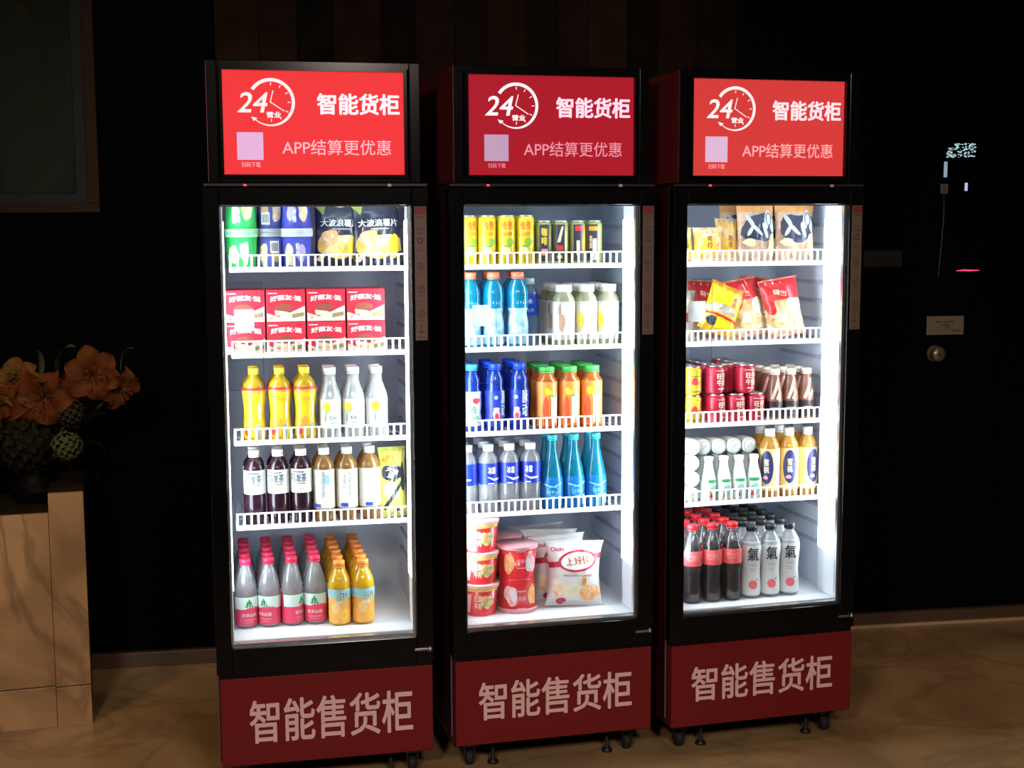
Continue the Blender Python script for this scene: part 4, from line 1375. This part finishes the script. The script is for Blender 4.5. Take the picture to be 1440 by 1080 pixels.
def art_bucket2(F):
    return [poly(blob(-0.040, 0.05, 0.016, 0.036, 4), F, food('spicy_picture', [(0.75, 0.2, 0.05), (0.9, 0.55, 0.25), (0.8, 0.3, 0.1)], 60)), poly(blob(0.034, 0.05, 0.022, 0.032, 9), F, food('white_food_picture', [(0.6, 0.5, 0.55), (0.9, 0.8, 0.8), (0.8, 0.3, 0.3)], 60)),
            text('酸辣', -0.014, 0.010, 0.052, 0.066, F, PINKP, 0.04), rect(-0.014, 0.014, 0.035, 0.038, F, PINKP), rect(-0.016, 0.016, 0.088, 0.091, F, PINKP)]


BK1 = cup(0.048, 0.057, 0.099, REDB, mat('rose_white_rim', (0.80, 0.45, 0.45), 0.35), art_bucket(0))
BK2 = cup(0.054, 0.063, 0.104, REDB, mat('wrapped_rim', (0.75, 0.35, 0.38), 0.3), art_bucket2)


# ---- bags ---------------------------------------------------------
def bag_maker(W, H, T, seed, waist=0.10, wr=0.004):
    off = Vector((seed * 3.7, seed * 1.3, seed * 9.1))

    def hw(t):
        return W / 2 * (1 - waist * (math.sin(PI * max(0, min(1, t))) ** 0.6))

    def thick(s, t):
        a = max(0.0, 1 - abs(s) ** 2.4) ** 0.7
        q = max(0.0, min(1.0, (t - 0.05) / 0.90))
        b = math.sin(PI * q) ** 0.5 if 0 < q < 1 else 0.0
        n = noise.noise(Vector((s * 2.4, t * 3.2, 0)) + off) + 0.5 * noise.noise(Vector((s * 6, t * 7, 3)) + off)
        edge = noise.noise(Vector((s * 9, 2.0 if t > .5 else 7.0, 1)) + off)
        end = math.exp(-((t if t < .5 else 1 - t) / 0.16) ** 2) * (1 if 0.03 < t < 0.97 else 0)
        fold = 0.0032 * end * math.sin(s * 15 + seed * 2 + 3 * noise.noise(Vector((s * 3, t * 2, seed)))) * (1 - s * s * .5)
        crease = 0.0022 * abs(noise.noise(Vector((s * 4 + t * 5, t * 6 - s * 3, 5)) + off)) * a
        return T * a * b + fold + crease + wr * n * (0.25 + 0.75 * a) * (0.3 + 0.7 * b) + 0.004 * edge * (1 - b) * abs(t - .5) * 2

    def F(x, z, off_=0.0014):
        t = z / H
        h = hw(t)
        s = max(-1, min(1, x / h))
        return (s * h, -thick(s, t) - off_ - 0.0008, z)
    return hw, thick, F


def bag(W, H, T, seed, m, art, seal=None, waist=0.10, wr=0.004, alpha_back=None, win=None):
    hw, thick, F = bag_maker(W, H, T, seed, waist, wr)
    nx, nz = 26, 34
    v, f = [], []
    for side in (0, 1):
        for j in range(nz + 1):
            for i in range(nx + 1):
                s, t = i / nx * 2 - 1, j / nz
                y = thick(s, t)
                v.append((s * hw(t), -y - 0.0008 if side == 0 else max(-y * 0.2 + 0.0008, -y + .0008) + (0.8 * T * max(0, 1 - abs(s) ** 2.4) ** 0.7 * math.sin(PI * t) ** .5 if 0 < t < 1 else 0), t * H))
    N = (nx + 1) * (nz + 1)
    for side in (0, 1):
        for j in range(nz):
            for i in range(nx):
                a = side * N + j * (nx + 1) + i
                q = (a, a + 1, a + nx + 2, a + nx + 1)
                f.append(q if side == 0 else q[::-1])
    for j in range(nz):
        for i in (0, nx):
            a = j * (nx + 1) + i
            q = (a, a + nx + 1, N + a + nx + 1, N + a)
            f.append(q if i == 0 else q[::-1])
    for i in range(nx):
        for j in (0, nz):
            a = j * (nx + 1) + i
            q = (a, N + a, N + a + 1, a + 1)
            f.append(q if j == 0 else q[::-1])
    sealm = seal or m
    cr = []
    for (z0, z1) in ((0.001, 0.012), (H - 0.013, H - 0.001)):
        for i in range(5):
            z = z0 + (z1 - z0) * i / 4
            cr.append(rect(-W / 2 * .99, W / 2 * .99, z, z + 0.001, lambda x, z: F(x, z, 0.002), sealm, 0.02))
    return [('wrapper', build('wrapper', [(v, f, m, True)]), [('wrapper_print', build('wrapper_print', art(F)))]), ('crimped_seal', build('crimped_seal', cr))]


def foil(name, col, rough=0.3, **k):
    return mat(name, col, rough, coat=0.5, **k)


CHIPB = foil('black_foil', (0.018, 0.02, 0.045))
CHIPS = food('golden_chips_picture', [(0.55, 0.28, 0.05), (0.85, 0.55, 0.1), (0.92, 0.75, 0.3), (0.95, 0.85, 0.45)], 38)


def art_wave(W, H):
    def A(F):
        G = lambda x, z: F(x, z, 0.0022)
        return [poly(blob(0.005, 0.062, W * .43, 0.040, 4), F, CHIPS), poly(blob(-W * .18, 0.085, W * .20, 0.022, 6), G, food('roast_picture', [(0.5, 0.22, 0.08), (0.8, 0.5, 0.25), (0.9, 0.75, 0.5)], 50)),
                poly([(-W * .46, H * .80), (-W * .30, H * .68), (-W * .2, H * .93), (-W * .40, H * .96)], F, mat('green_yellow_print', (0.40, 0.48, 0.10), 0.4)),
                poly([(W * .22, H * .93), (W * .46, H * .74), (W * .47, H * .92)], F, mat('green_yellow_print', (0, 0, 0))), poly(blob(0.0, H * .86, W * .2, 0.018, 8), G, CHIPS),
                text('大波浪薯片', -W * .36, W * .40, 0.118, 0.142, G, WHITE, 0.045), rect(-0.02, 0.035, 0.110, 0.114, G, GREYP),
                poly(blob(W * .30, 0.06, 0.018, 0.035, 2), G, YELP), poly([(-W * .45, 0.02), (-W * .2, 0.06), (-W * .14, 0.055), (-W * .35, 0.015)], G, CREAM)]
    return A


WAVE1 = bag(0.150, 0.225, 0.028, 1, CHIPB, art_wave(0.15, 0.225))
WAVE2 = bag(0.158, 0.228, 0.028, 2, CHIPB, art_wave(0.158, 0.228))


def art_yb(F):
    G = lambda x, z: F(x, z, 0.0022)
    return [poly(blob(-0.004, 0.135, 0.030, 0.028, 4), F, CHIPB), text('大波\n浪', -0.028, 0.012, 0.118, 0.152, G, WHITE, 0.03, rot=-0.4), poly(blob(-0.018, 0.085, 0.018, 0.03, 6), F, CHIPS),
            poly([(-0.035, 0.03), (0.02, 0.11), (0.028, 0.105), (-0.028, 0.02)], G, CHIPB), poly([(-0.005, 0.01), (0.01, 0.03), (0.02, 0.02)], G, CHIPB), poly(blob(0.028, 0.12, 0.006, 0.05, 3), G, CHIPB),
            poly(blob(-0.012, 0.175, 0.02, 0.015, 5), G, ORP)]


YBAG = bag(0.088, 0.215, 0.026, 5, foil('lemon_yellow_foil', (0.85, 0.78, 0.15)), art_yb, mat('green_seal', (0.15, 0.25, 0.05), 0.4))


def art_oishi(F):
    G = lambda x, z: F(x, z, 0.0024)
    H2 = lambda x, z: F(x, z, 0.0030)
    CR = mat('crimson_print', (0.50, 0.015, 0.06), 0.4)
    return [poly([(-0.094, 0.118), (-0.045, 0.125), (-0.045, 0.143), (-0.094, 0.136)], F, CR), poly([(0.06, 0.15), (0.094, 0.152), (0.094, 0.170), (0.06, 0.165)], F, CR),
            poly(ell(0.006, 0.143, 0.062, 0.034, 32, 0.12), F, CR), poly(ell(0.006, 0.143, 0.054, 0.027, 32, 0.12), G, WHITE),
            text('上好佳', -0.034, 0.045, 0.130, 0.158, H2, mat('maroon_gold_print', (0.45, 0.14, 0.04), 0.4), 0.05, rot=0.12), text('Oishi', -0.078, -0.036, 0.172, 0.186, F, CR, 0.03, rot=0.05),
            text('PRAWN FLAKES', -0.04, 0.052, 0.094, 0.101, F, mat('maroon_gold_print', (0, 0, 0)), 0.03), poly(blob(0.045, 0.043, 0.032, 0.030, 4), F, food('prawn_picture', [(0.7, 0.22, 0.05), (0.92, 0.5, 0.22), (0.95, 0.75, 0.5), (0.85, 0.35, 0.12)], 55)),
            poly(blob(0.026, 0.08, 0.006, 0.014, 4), G, ORP), poly(blob(-0.055, 0.06, 0.018, 0.03, 7), F, food('cracker_picture', [(0.9, 0.6, 0.3), (0.95, 0.85, 0.7), (0.85, 0.45, 0.2)], 45)), poly(blob(-0.012, 0.05, 0.030, 0.022, 2), F, mat('pale_cracker_print', (0.9, 0.85, 0.6), 0.5)),
            poly(ell(-0.045, 0.016, 0.016, 0.011), G, CR)]


OISHI = bag(0.195, 0.205, 0.042, 8, foil('white_foil', (0.78, 0.78, 0.8), 0.35), art_oishi, waist=0.17, wr=0.006)
CLEARO = food('orange_snack_seen_through_film', [(0.45, 0.22, 0.06), (0.85, 0.45, 0.08), (0.95, 0.62, 0.15), (0.8, 0.55, 0.35)], 40, 0.25)


def art_small(F):
    G = lambda x, z: F(x, z, 0.0022)
    return [poly(blob(0.0, 0.055, 0.025, 0.028, 3), F, mat('orange_yellow_print', (0.92, 0.52, 0.05), 0.35)), text('鸡\n排', -0.008, 0.010, 0.045, 0.085, G, BROWNP, 0.02)]


SMALLBAG = [bag(w_, h, 0.02, s, CLEARO, art_small, WHITE, wr=0.006) for w_, h, s in ((0.075, 0.112, 11), (0.100, 0.112, 12), (0.085, 0.140, 13))]


def art_jerky(seed):
    def A(F):
        G = lambda x, z: F(x, z, 0.0022)
        H2 = lambda x, z: F(x, z, 0.0030)
        rd = random.Random(seed)
        c = [rect(-0.066, 0.066, 0.160, 0.192, F, mat('orange_film', (0.80, 0.35, 0.08), 0.35)), poly(blob(0.008, 0.108, 0.058, 0.050, seed), F, mat('ink_blue_print', (0.03, 0.035, 0.075), 0.35))]
        for i, (x, z, a, b, q) in enumerate(((-0.03, 0.13, 0.007, 0.024, 0.5), (-0.012, 0.105, 0.006, 0.03, 0.8), (-0.03, 0.10, 0.006, 0.02, -0.5), (0.03, 0.135, 0.012, 0.032, -0.2), (0.048, 0.12, 0.008, 0.028, 0.2), (0.02, 0.10, 0.006, 0.026, 0.3))):
            c.append(poly(ell(x, z, a, b, 14, q), G, mat('pale_grey_print', (0.62, 0.66, 0.76), 0.4)))
        c += [ring(0.036, 0.135, 0.012, 0.022, 0.003, H2, mat('ink_blue_print', (0, 0, 0)), 20), poly(blob(-0.032, 0.062, 0.022, 0.012, 5), G, mat('lime_pale_print', (0.75, 0.80, 0.45), 0.4)),
              poly(blob(0.05, 0.055, 0.016, 0.035, 6), G, food('orange_snack_pale', [(0.85, 0.5, 0.25), (0.95, 0.75, 0.5), (0.9, 0.6, 0.3)], 40))]
        return c
    return A


JERKY = [bag(0.140, 0.200, 0.028, 20 + i, food('brown_snack_seen_through_film', [(0.30, 0.16, 0.10), (0.55, 0.36, 0.25), (0.75, 0.5, 0.32)], 40, 0.25), art_jerky(3 + i), wr=0.006) for i in (0, 1)]
BISC = food('mixed_snack_seen_through_film', [(0.35, 0.14, 0.08), (0.70, 0.42, 0.2), (0.85, 0.62, 0.35), (0.8, 0.75, 0.7)], 42, 0.2)
REDF = mat('red_film', (0.62, 0.02, 0.03), 0.3)


def art_redbag(v):
    def A(F):
        G = lambda x, z: F(x, z, 0.0022)
        return [rect(-0.064, 0.064, 0.118, 0.185, F, REDF), poly(blob(-0.045, 0.105, 0.018, 0.03, 4 + v), F, REDF), poly(blob(0.035, 0.10, 0.030, 0.02, 6 + v), G, CREAM), text('锅巴', -0.03, 0.014, 0.132, 0.150, G, CREAM, 0.03, rot=-0.3),
                poly(blob(0.01, 0.04, 0.045, 0.03, 7 + v), F, food('crisp_picture', [(0.45, 0.22, 0.08), (0.85, 0.55, 0.25), (0.9, 0.8, 0.3), (0.95, 0.85, 0.7)], 50))]
    return A


REDBAG = [bag(0.132, 0.190, 0.032, 30 + i, BISC, art_redbag(i), REDF, wr=0.008) for i in (0, 1)]


def art_yellowbag(F):
    G = lambda x, z: F(x, z, 0.0022)
    return [poly(blob(-0.01, 0.075, 0.045, 0.018, 3), F, food('dark_snack_picture', [(0.15, 0.08, 0.05), (0.5, 0.45, 0.35), (0.75, 0.7, 0.6)], 55)), rect(-0.055, 0.055, 0.048, 0.056, G, REDF), text('香\n脆', 0.02, 0.036, 0.09, 0.13, G, REDPR, 0.03),
            poly(blob(-0.03, 0.03, 0.018, 0.014, 5), G, INK)]


YELBAG = bag(0.125, 0.165, 0.028, 41, foil('bright_yellow_foil', (0.90, 0.62, 0.01)), art_yellowbag, REDF, wr=0.006)
TANBAG = bag(0.12, 0.165, 0.025, 43, foil('tan_grey_foil', (0.50, 0.42, 0.36), 0.35), lambda F: [poly(blob(0.0, 0.12, 0.03, 0.02, 2), F, CREAM), rect(-0.03, 0.03, 0.06, 0.09, F, mat('maroon_print', (0.25, 0.03, 0.05), 0.4))], wr=0.007)


# ---- pie boxes ----------------------------------------------------
def pie_box():
    W, H, D = 0.113, 0.093, 0.14
    RB_ = mat('red_carton', (0.66, 0.02, 0.045), 0.45)
    CRM = mat('cream_carton', (0.86, 0.76, 0.62), 0.45)
    F = flat_map(-0.0006)
    G = flat_map(-0.0011)
    H2 = flat_map(-0.0016)
    CK = mat('chocolate_print', (0.28, 0.07, 0.045), 0.5)
    art = [poly([(-W / 2 + .001, 0.001), (W / 2 - .001, 0.001), (W / 2 - .001, 0.046), (0.020, 0.030), (-0.02, 0.014), (-W / 2 + .001, 0.026)], F, CRM, 0),
           poly([(-0.033, 0.034), (-0.030, 0.046), (-0.015, 0.053), (0.006, 0.053), (0.020, 0.046), (0.022, 0.034), (0.0, 0.030)], G, CK, 0),
           poly([(-0.033, 0.034), (0.0, 0.030), (0.018, 0.024), (0.020, 0.012), (0.0, 0.014), (-0.031, 0.020)], G, mat('sponge_print', (0.85, 0.70, 0.42), 0.5), 0),
           poly([(-0.032, 0.027), (0.0, 0.0225), (0.018, 0.018), (0.018, 0.020), (0.0, 0.025), (-0.032, 0.030)], H2, WHITE, 0),
           poly([(0.018, 0.010), (0.052, 0.016), (0.052, 0.028), (0.018, 0.022)], H2, mat('khaki_print', (0.30, 0.24, 0.10), 0.5), 0),
           text('派', -0.048, -0.038, 0.008, 0.014, H2, BROWNP, 0.02, 0), rect(-0.052, -0.025, 0.083, 0.0855, F, WHITE, 0)]
    tx = [text('好丽友·派', -0.046, 0.046, 0.058, 0.074, F, WHITE, 0.04, 0, arch=0.006)]
    flap = [box(-W / 2, W / 2, 0.001, D - .001, H, H + .0008, RB_), box(W / 2 - .012, W / 2 - .011, 0.002, 0.05, H, H + .006, CK)]
    return [('carton', build('carton', [bev_box(-W / 2, W / 2, 0, D, 0, H, RB_, .0008)]), [('box_print', build('box_print', art)), ('lettering', build('lettering', tx))]), ('top_flap', build('top_flap', flap))]


PIE = pie_box()

# ------------------------------------------------------------------ stocking
CN = ['left cooler', 'middle cooler', 'right cooler']
SN = ['top', 'second', 'third', 'fourth']
EPS = 0.0008


def ordinal(i, n):
    return ['first', 'second', 'third', 'fourth', 'fifth', 'sixth'][i]


def rows(name, parts, k, us, r0, dr, nrow, z, desc, cat, where, rots=None, du=0.0):
    n = len(us)
    for i, u in enumerate(us):
        for j in range(nrow):
            pp = parts[i % len(parts)] if isinstance(parts[0], list) else parts
            if n == 1:
                col_ = ''
            else:
                col_ = ['leftmost column', 'second column from left', 'third column from left', 'fourth column from left'][i] if n > 3 else ['left column', 'middle column', 'right column'][i] if n == 3 else ['left column', 'right column'][i]
            if nrow == 1:
                lab = '%s, %s, %s' % (desc, where, col_.replace(' column', ' one').replace('column', 'one'))
            else:
                rw = 'front row' if j == 0 else '%s row' % ordinal(j, nrow)
                lab = '%s, %s, %s, %s' % (desc, where, col_, rw)
            put(name, pp, k, u + du * j, r0 + dr * j, z + EPS, lab, cat, '%s, %s' % (desc, where), (rots[i] if rots else 0) + (0.35 * j * (-1) ** j if j else 0))


# cooler 1
z = SH[0]
for parts, u, r, h, d in ((GCUP, 0.100, 0.232, 0.104, 'green'), (NCUP, 0.187, 0.255, 0.104, 'slate-blue'), (BCUP, 0.262, 0.232, 0.104, 'violet-blue')):
    put('noodle_cup', parts, 0, u, r, z + EPS, 'lower %s noodle cup on the top shelf of left cooler' % d, 'noodle cup', 'noodle cups on the top shelf', -0.2)
    put('noodle_cup', parts, 0, u, r, z + 2 * h + EPS * 2, 'upside-down upper %s noodle cup on the top shelf of left cooler' % d, 'noodle cup', 'noodle cups on the top shelf', PI, (PI, 0))
put('snack_bag', WAVE1, 0, 0.384, 0.240, z + EPS, 'black wave-cut chip bag beside the violet-blue noodle cups', 'snack bag', 'black wave chip bags', 0.0, (-0.10, 0.02))
put('snack_bag', WAVE2, 0, 0.503, 0.224, z + EPS, 'black wave-cut chip bag at the right end of the top shelf', 'snack bag', 'black wave chip bags', 0.05, (-0.10, -0.03))
for i, u in enumerate((0.104, 0.2225, 0.3405, 0.4585)):
    for j in (0, 1):
        put('pie_box', PIE, 0, u, 0.182, SH[1] + EPS + j * 0.0948, 'red chocolate pie carton, %s row, %s' % (('lower', 'upper')[j], ['leftmost behind the clear sticker', 'second from left', 'third from left', 'rightmost of four'][i]), 'box', 'red pie cartons stacked two high')
rows('tea_bottle', YTEA, 0, (0.124, 0.200, 0.274), 0.216, 0.072, 2, SH[2], 'yellow iced tea bottle', 'bottle', 'third shelf, left cooler', (-.2, -.1, .1))
rows('soda_bottle', LSODA, 0, (0.350, 0.420, 0.490), 0.216, 0.072, 2, SH[2], 'white lemon soda bottle', 'bottle', 'third shelf, left cooler', (-.1, -.3, .2))
rows('tea_bottle', DTEA, 0, (0.119, 0.189, 0.258), 0.216, 0.072, 2, SH[3], 'dark tea bottle with white label', 'bottle', 'fourth shelf, left cooler', (-.15, -.25, -.3))
rows('tea_bottle', ATEA, 0, (0.327, 0.396, 0.465), 0.216, 0.072, 2, SH[3], 'amber tea bottle with pale label', 'bottle', 'fourth shelf, left cooler', (-.3, .1, .3))
put('snack_bag', YBAG, 0, 0.538, 0.222, SH[3] + EPS, 'yellow and black chip bag squeezed in at the right of the amber tea bottles', 'snack bag', None, 0.1, (-0.10, 0.0))
rows('water_bottle', RWAT, 0, (0.084, 0.153, 0.222, 0.291), 0.195, 0.069, 5, FLZ, 'pink-red capped water bottle', 'bottle', 'floor of left cooler', (.3, -.5, .9, -.1))
OJ2 = [OJB]
rows('juice_bottle', OJB, 0, (0.362, 0.434), 0.165, 0.069, 6, FLZ, 'orange juice bottle with orange cap', 'bottle', 'floor of left cooler', (.0, .3))

# cooler 2
rows('tea_can', LEMCAN, 1, (0.092, 0.152, 0.213, 0.273), 0.205, 0.064, 2, SH[0], 'yellow lemon tea can', 'can', 'top shelf, middle cooler', (.3, .0, -.1, -.2))
for i, u in enumerate((0.331, 0.385, 0.439, 0.4935)):
    put('slim_can', SLIM[i], 1, u, 0.205, SH[0] + EPS, ['olive slim can with yellow writing, next to the lemon tea cans', 'olive slim can with a pale slanted stroke and red block', 'olive slim can with red top block and orange blob', 'olive slim can with orange band and white block, rightmost'][i], 'can', 'slim cans on the top shelf', -0.1)
    put('slim_can', SLIM[(i + 1) % 4], 1, u, 0.262, SH[0] + EPS, 'olive slim can standing behind the %s slim can in front' % ['leftmost', 'second', 'third', 'rightmost'][i], 'can', 'slim cans on the top shelf', 0.8)
rows('sports_drink', SPORT, 1, (0.098, 0.172, 0.248), 0.205, 0.070, 2, SH[1], 'cyan sports drink with coral cap', 'bottle', 'second shelf, middle cooler', (.1, -.1, .2))
put('water_bottle', BBOT, 1, 0.300, 0.262, SH[1] + EPS, 'pale bottle with royal blue label and pale cap beside the cyan sports drinks', 'bottle', None, -0.2)
rows('fruit_tea_bottle', [JAR[0], JAR[1], JAR[1]], 1, (0.398, 0.4705, 0.543), 0.212, 0.073, 3, SH[1], 'wide-mouth pale fruit tea bottle', 'bottle', 'second shelf, middle cooler', (.1, -.1, -.3), -0.002)
put('vitamin_drink', MAI2, 1, 0.100, 0.205, SH[2] + EPS, 'blue bottle with white printed label, front left of third shelf, middle cooler', 'bottle', 'blue vitamin drinks', 0.1)
put('vitamin_drink', MAI, 1, 0.174, 0.205, SH[2] + EPS, 'navy-labelled vitamin drink beside the white-labelled one, front row', 'bottle', 'blue vitamin drinks', 0.35)
put('vitamin_drink', MAI, 1, 0.252, 0.205, SH[2] + EPS, 'navy-labelled vitamin drink next to the green-capped juices, front row', 'bottle', 'blue vitamin drinks', -0.1)
for i, u in enumerate((0.098, 0.172, 0.250)):
    for j in (1, 2):
        put('vitamin_drink', MAI, 1, u, 0.205 + .066 * j, SH[2] + EPS, 'navy-labelled vitamin drink, %s row from front, %s column' % (('second', 'third')[j - 1], POSN[i]), 'bottle', 'blue vitamin drinks', 0.5 * j)
rows('juice_bottle', CARROT, 1, (0.341, 0.4145, 0.488), 0.208, 0.071, 3, SH[2], 'orange-red juice bottle with green cap', 'bottle', 'third shelf, middle cooler', (.1, -.1, -.2))
rows('water_bottle', BWAT, 1, (0.085, 0.152, 0.219, 0.287), 0.206, 0.069, 3, SH[3], 'clear water bottle with ultramarine label', 'bottle', 'fourth shelf, middle cooler', (-.6, .3, .1, -.2))
rows('water_bottle', TEAL, 1, (0.3595, 0.430, 0.502), 0.208, 0.073, 2, SH[3], 'tall teal long-necked bottle', 'bottle', 'fourth shelf, middle cooler', (-.2, .1, .0))
for j in range(3):
    put('noodle_bucket', BK1, 1, 0.116, 0.175, FLZ + EPS + 0.0998 * j, 'red instant noodle bucket with gold band, %s of the left stack' % ('bottom', 'middle', 'top')[j], 'noodle bucket', 'stacked red noodle buckets', -0.2)
put('noodle_bucket', BK2, 1, 0.238, 0.190, FLZ + 0.1045 + EPS, 'upside-down lower red noodle bucket beside the white chip bags', 'noodle bucket', 'wrapped red noodle buckets', PI, (PI, 0))
put('noodle_bucket', BK2, 1, 0.238, 0.190, FLZ + 0.1055 + EPS, 'upper red noodle bucket standing on the upside-down one', 'noodle bucket', 'wrapped red noodle buckets', 0.0)
put('noodle_bucket', BK2, 1, 0.225, 0.335, FLZ + 0.1045 + EPS, 'upside-down red noodle bucket in the row behind the wrapped pair', 'noodle bucket', 'wrapped red noodle buckets', PI, (PI, 0))
put('noodle_bucket', BK2, 1, 0.225, 0.335, FLZ + 0.1055 + EPS, 'pale-lidded red noodle bucket seen behind the wrapped pair', 'noodle bucket', 'wrapped red noodle buckets', 0.0)
for j, (u, r, t, q) in enumerate(((0.418, 0.165, -0.16, -0.10), (0.400, 0.262, -0.10, 0.05), (0.385, 0.350, -0.08, -0.04), (0.375, 0.440, -0.04, 0.03))):
    put('snack_bag', OISHI, 1, u, r, FLZ + EPS + .002, ['frontmost white prawn cracker bag with red oval', 'white prawn cracker bag directly behind the frontmost one', 'third white prawn cracker bag from the front', 'rearmost white prawn cracker bag'][j], 'snack bag', 'white prawn cracker bags', q, (t, 0.03 * (-1) ** j))

# cooler 3
z = SH[0]
for i, (u, r, q) in enumerate(((0.118, 0.222, 0.1), (0.197, 0.215, -0.1), (0.275, 0.245, 0.1))):
    put('snack_bag', SMALLBAG[i], 2, u, r, z + EPS, ['small orange clear snack bag at the left end of the top shelf', 'small orange-yellow clear snack bag, second on the top shelf', 'taller orange clear snack bag beside the blue-printed ones'][i] + ', right cooler', 'snack bag', 'clear orange snack bags', q, (-0.12, 0.04 * (i - 1)))
for i, (u, r, q) in enumerate(((0.371, 0.232, 0.05), (0.502, 0.222, -0.08))):
    put('snack_bag', JERKY[i], 2, u, r, z + EPS, ['blue-and-orange printed snack bag, left of the pair on the top shelf', 'blue-and-orange printed snack bag at the right end of the top shelf'][i] + ', right cooler', 'snack bag', 'blue and orange printed snack bags', q, (-0.08, 0.0))
    put('snack_bag', JERKY[1 - i], 2, u - .02, r + .09, z + EPS, ['orange-topped snack bag behind the left printed bag', 'orange-topped snack bag behind the right printed bag'][i] + ', right cooler', 'snack bag', 'blue and orange printed snack bags', -q, (-0.05, 0.0))
z = SH[1]
put('snack_bag', TANBAG, 2, 0.122, 0.265, z + EPS, 'greyish tan snack bag behind the clear sticker of right cooler', 'snack bag', None, 0.1, (-0.15, 0.05))
put('snack_bag', YELBAG, 2, 0.225, 0.222, z + EPS + .028, 'bright yellow snack bag leaning sideways on the second shelf of right cooler', 'snack bag', None, 0.0, (-0.25, 0.42))
put('snack_bag', REDBAG[0], 2, 0.366, 0.250, z + EPS + .012, 'red-topped clear snack bag leaning beside the yellow bag', 'snack bag', 'red-topped snack bags', 0.1, (-0.22, -0.16))
put('snack_bag', REDBAG[1], 2, 0.482, 0.222, z + EPS + .012, 'red-topped clear snack bag at the right end, second shelf of right cooler', 'snack bag', 'red-topped snack bags', -0.15, (-0.16, -0.16))
put('snack_bag', REDBAG[1], 2, 0.245, 0.365, z + EPS, 'dark red snack bag lying behind the yellow bag', 'snack bag', 'red-topped snack bags', 0.1, (-0.12, 0.1))
put('snack_bag', REDBAG[0], 2, 0.425, 0.365, z + EPS + .01, 'red snack bag standing behind the two red-topped bags', 'snack bag', 'red-topped snack bags', 0.1, (-0.10, 0.12))
z = SH[2]
for i in range(4):
    for j in (0, 1):
        put('soda_can', GOLDCAN, 2, 0.145 - .001 * i, 0.215 + 0.066 * i, z + EPS + j * 0.0925, 'gold can, %s layer, %s row from front' % (('lower', 'upper')[j], ordinal(i, 4)), 'can', 'gold cans stacked two high', .2)
for c, u in enumerate((0.228, 0.297, 0.366)):
    for i in range(4):
        put('milk_can', REDCAN, 2, u, 0.215 + 0.066 * i, z + EPS, 'red can, lower layer, %s column, %s row from front' % (POSN[c], ordinal(i, 4)), 'can', 'red cans stacked two high', (0.5, 0.3, 0.1)[c])
for c, u in enumerate((0.224, 0.331)):
    for i in range(4):
        uu = u if c == 0 else (0.331 if i == 0 else 0.331)
        put('milk_can', REDCAN, 2, uu, 0.215 + 0.066 * i, z + EPS * 2 + 0.0925, 'red can, upper layer, %s column, %s row from front' % (('left', 'right')[c], ordinal(i, 4)), 'can', 'red cans stacked two high', (0.4, 0.2)[c])
put('milk_can', REDCAN, 2, 0.278, 0.250, z + EPS * 2 + 0.0925, 'red can of the upper layer set back between the two front ones', 'can', 'red cans stacked two high', 1.2)
rows('coffee_bottle', COFFEE, 2, (0.434, 0.491, 0.548), 0.212, 0.060, 3, SH[2], 'milk coffee bottle with ivory cap', 'bottle', 'third shelf, right cooler', (-.3, -.3, -.2))
z = SH[3]
for i in range(4):
    put('yoghurt_bottle', LYING, 2, 0.138 + 0.002 * (i % 2), 0.182, z + 0.0515 * i + EPS, 'white bottle lying with its base forward, %s of the pile at the left' % ('lowest', 'second', 'third', 'topmost')[i], 'bottle', 'white bottles lying in a pile')
rows('yoghurt_bottle', YOG, 2, (0.203, 0.256, 0.309, 0.362), 0.205, 0.054, 3, SH[3], 'small white bottle with green label', 'bottle', 'fourth shelf, right cooler', (.2, 0.0, -.2, -.3))
for i, u in enumerate((0.192, 0.245, 0.298, 0.351)):
    put('yoghurt_bottle', LYING, 2, u + 0.0, 0.215, z + 0.1465 + EPS * 3, 'white bottle lying on top of the green-labelled ones, %s' % ('leftmost', 'second from left', 'third from left', 'rightmost')[i], 'bottle', 'white bottles lying on top')
rows('peach_tea_bottle', OTEA, 2, (0.421, 0.489, 0.557), 0.212, 0.070, 2, SH[3], 'orange tea bottle with navy oval label', 'bottle', 'fourth shelf, right cooler', (-.7, -.3, .2))
rows('cola_bottle', COLAB, 2, (0.120, 0.1885, 0.257), 0.135, 0.069, 6, FLZ, 'red-capped cola bottle with red label', 'bottle', 'floor of right cooler', (-.3, -.35, -.3))
rows('sparkling_water', QI, 2, (0.329, 0.3965, 0.464), 0.145, 0.070, 6, FLZ, 'black-capped white sparkling water bottle', 'bottle', 'floor of right cooler', (-.2, -.25, -.3))
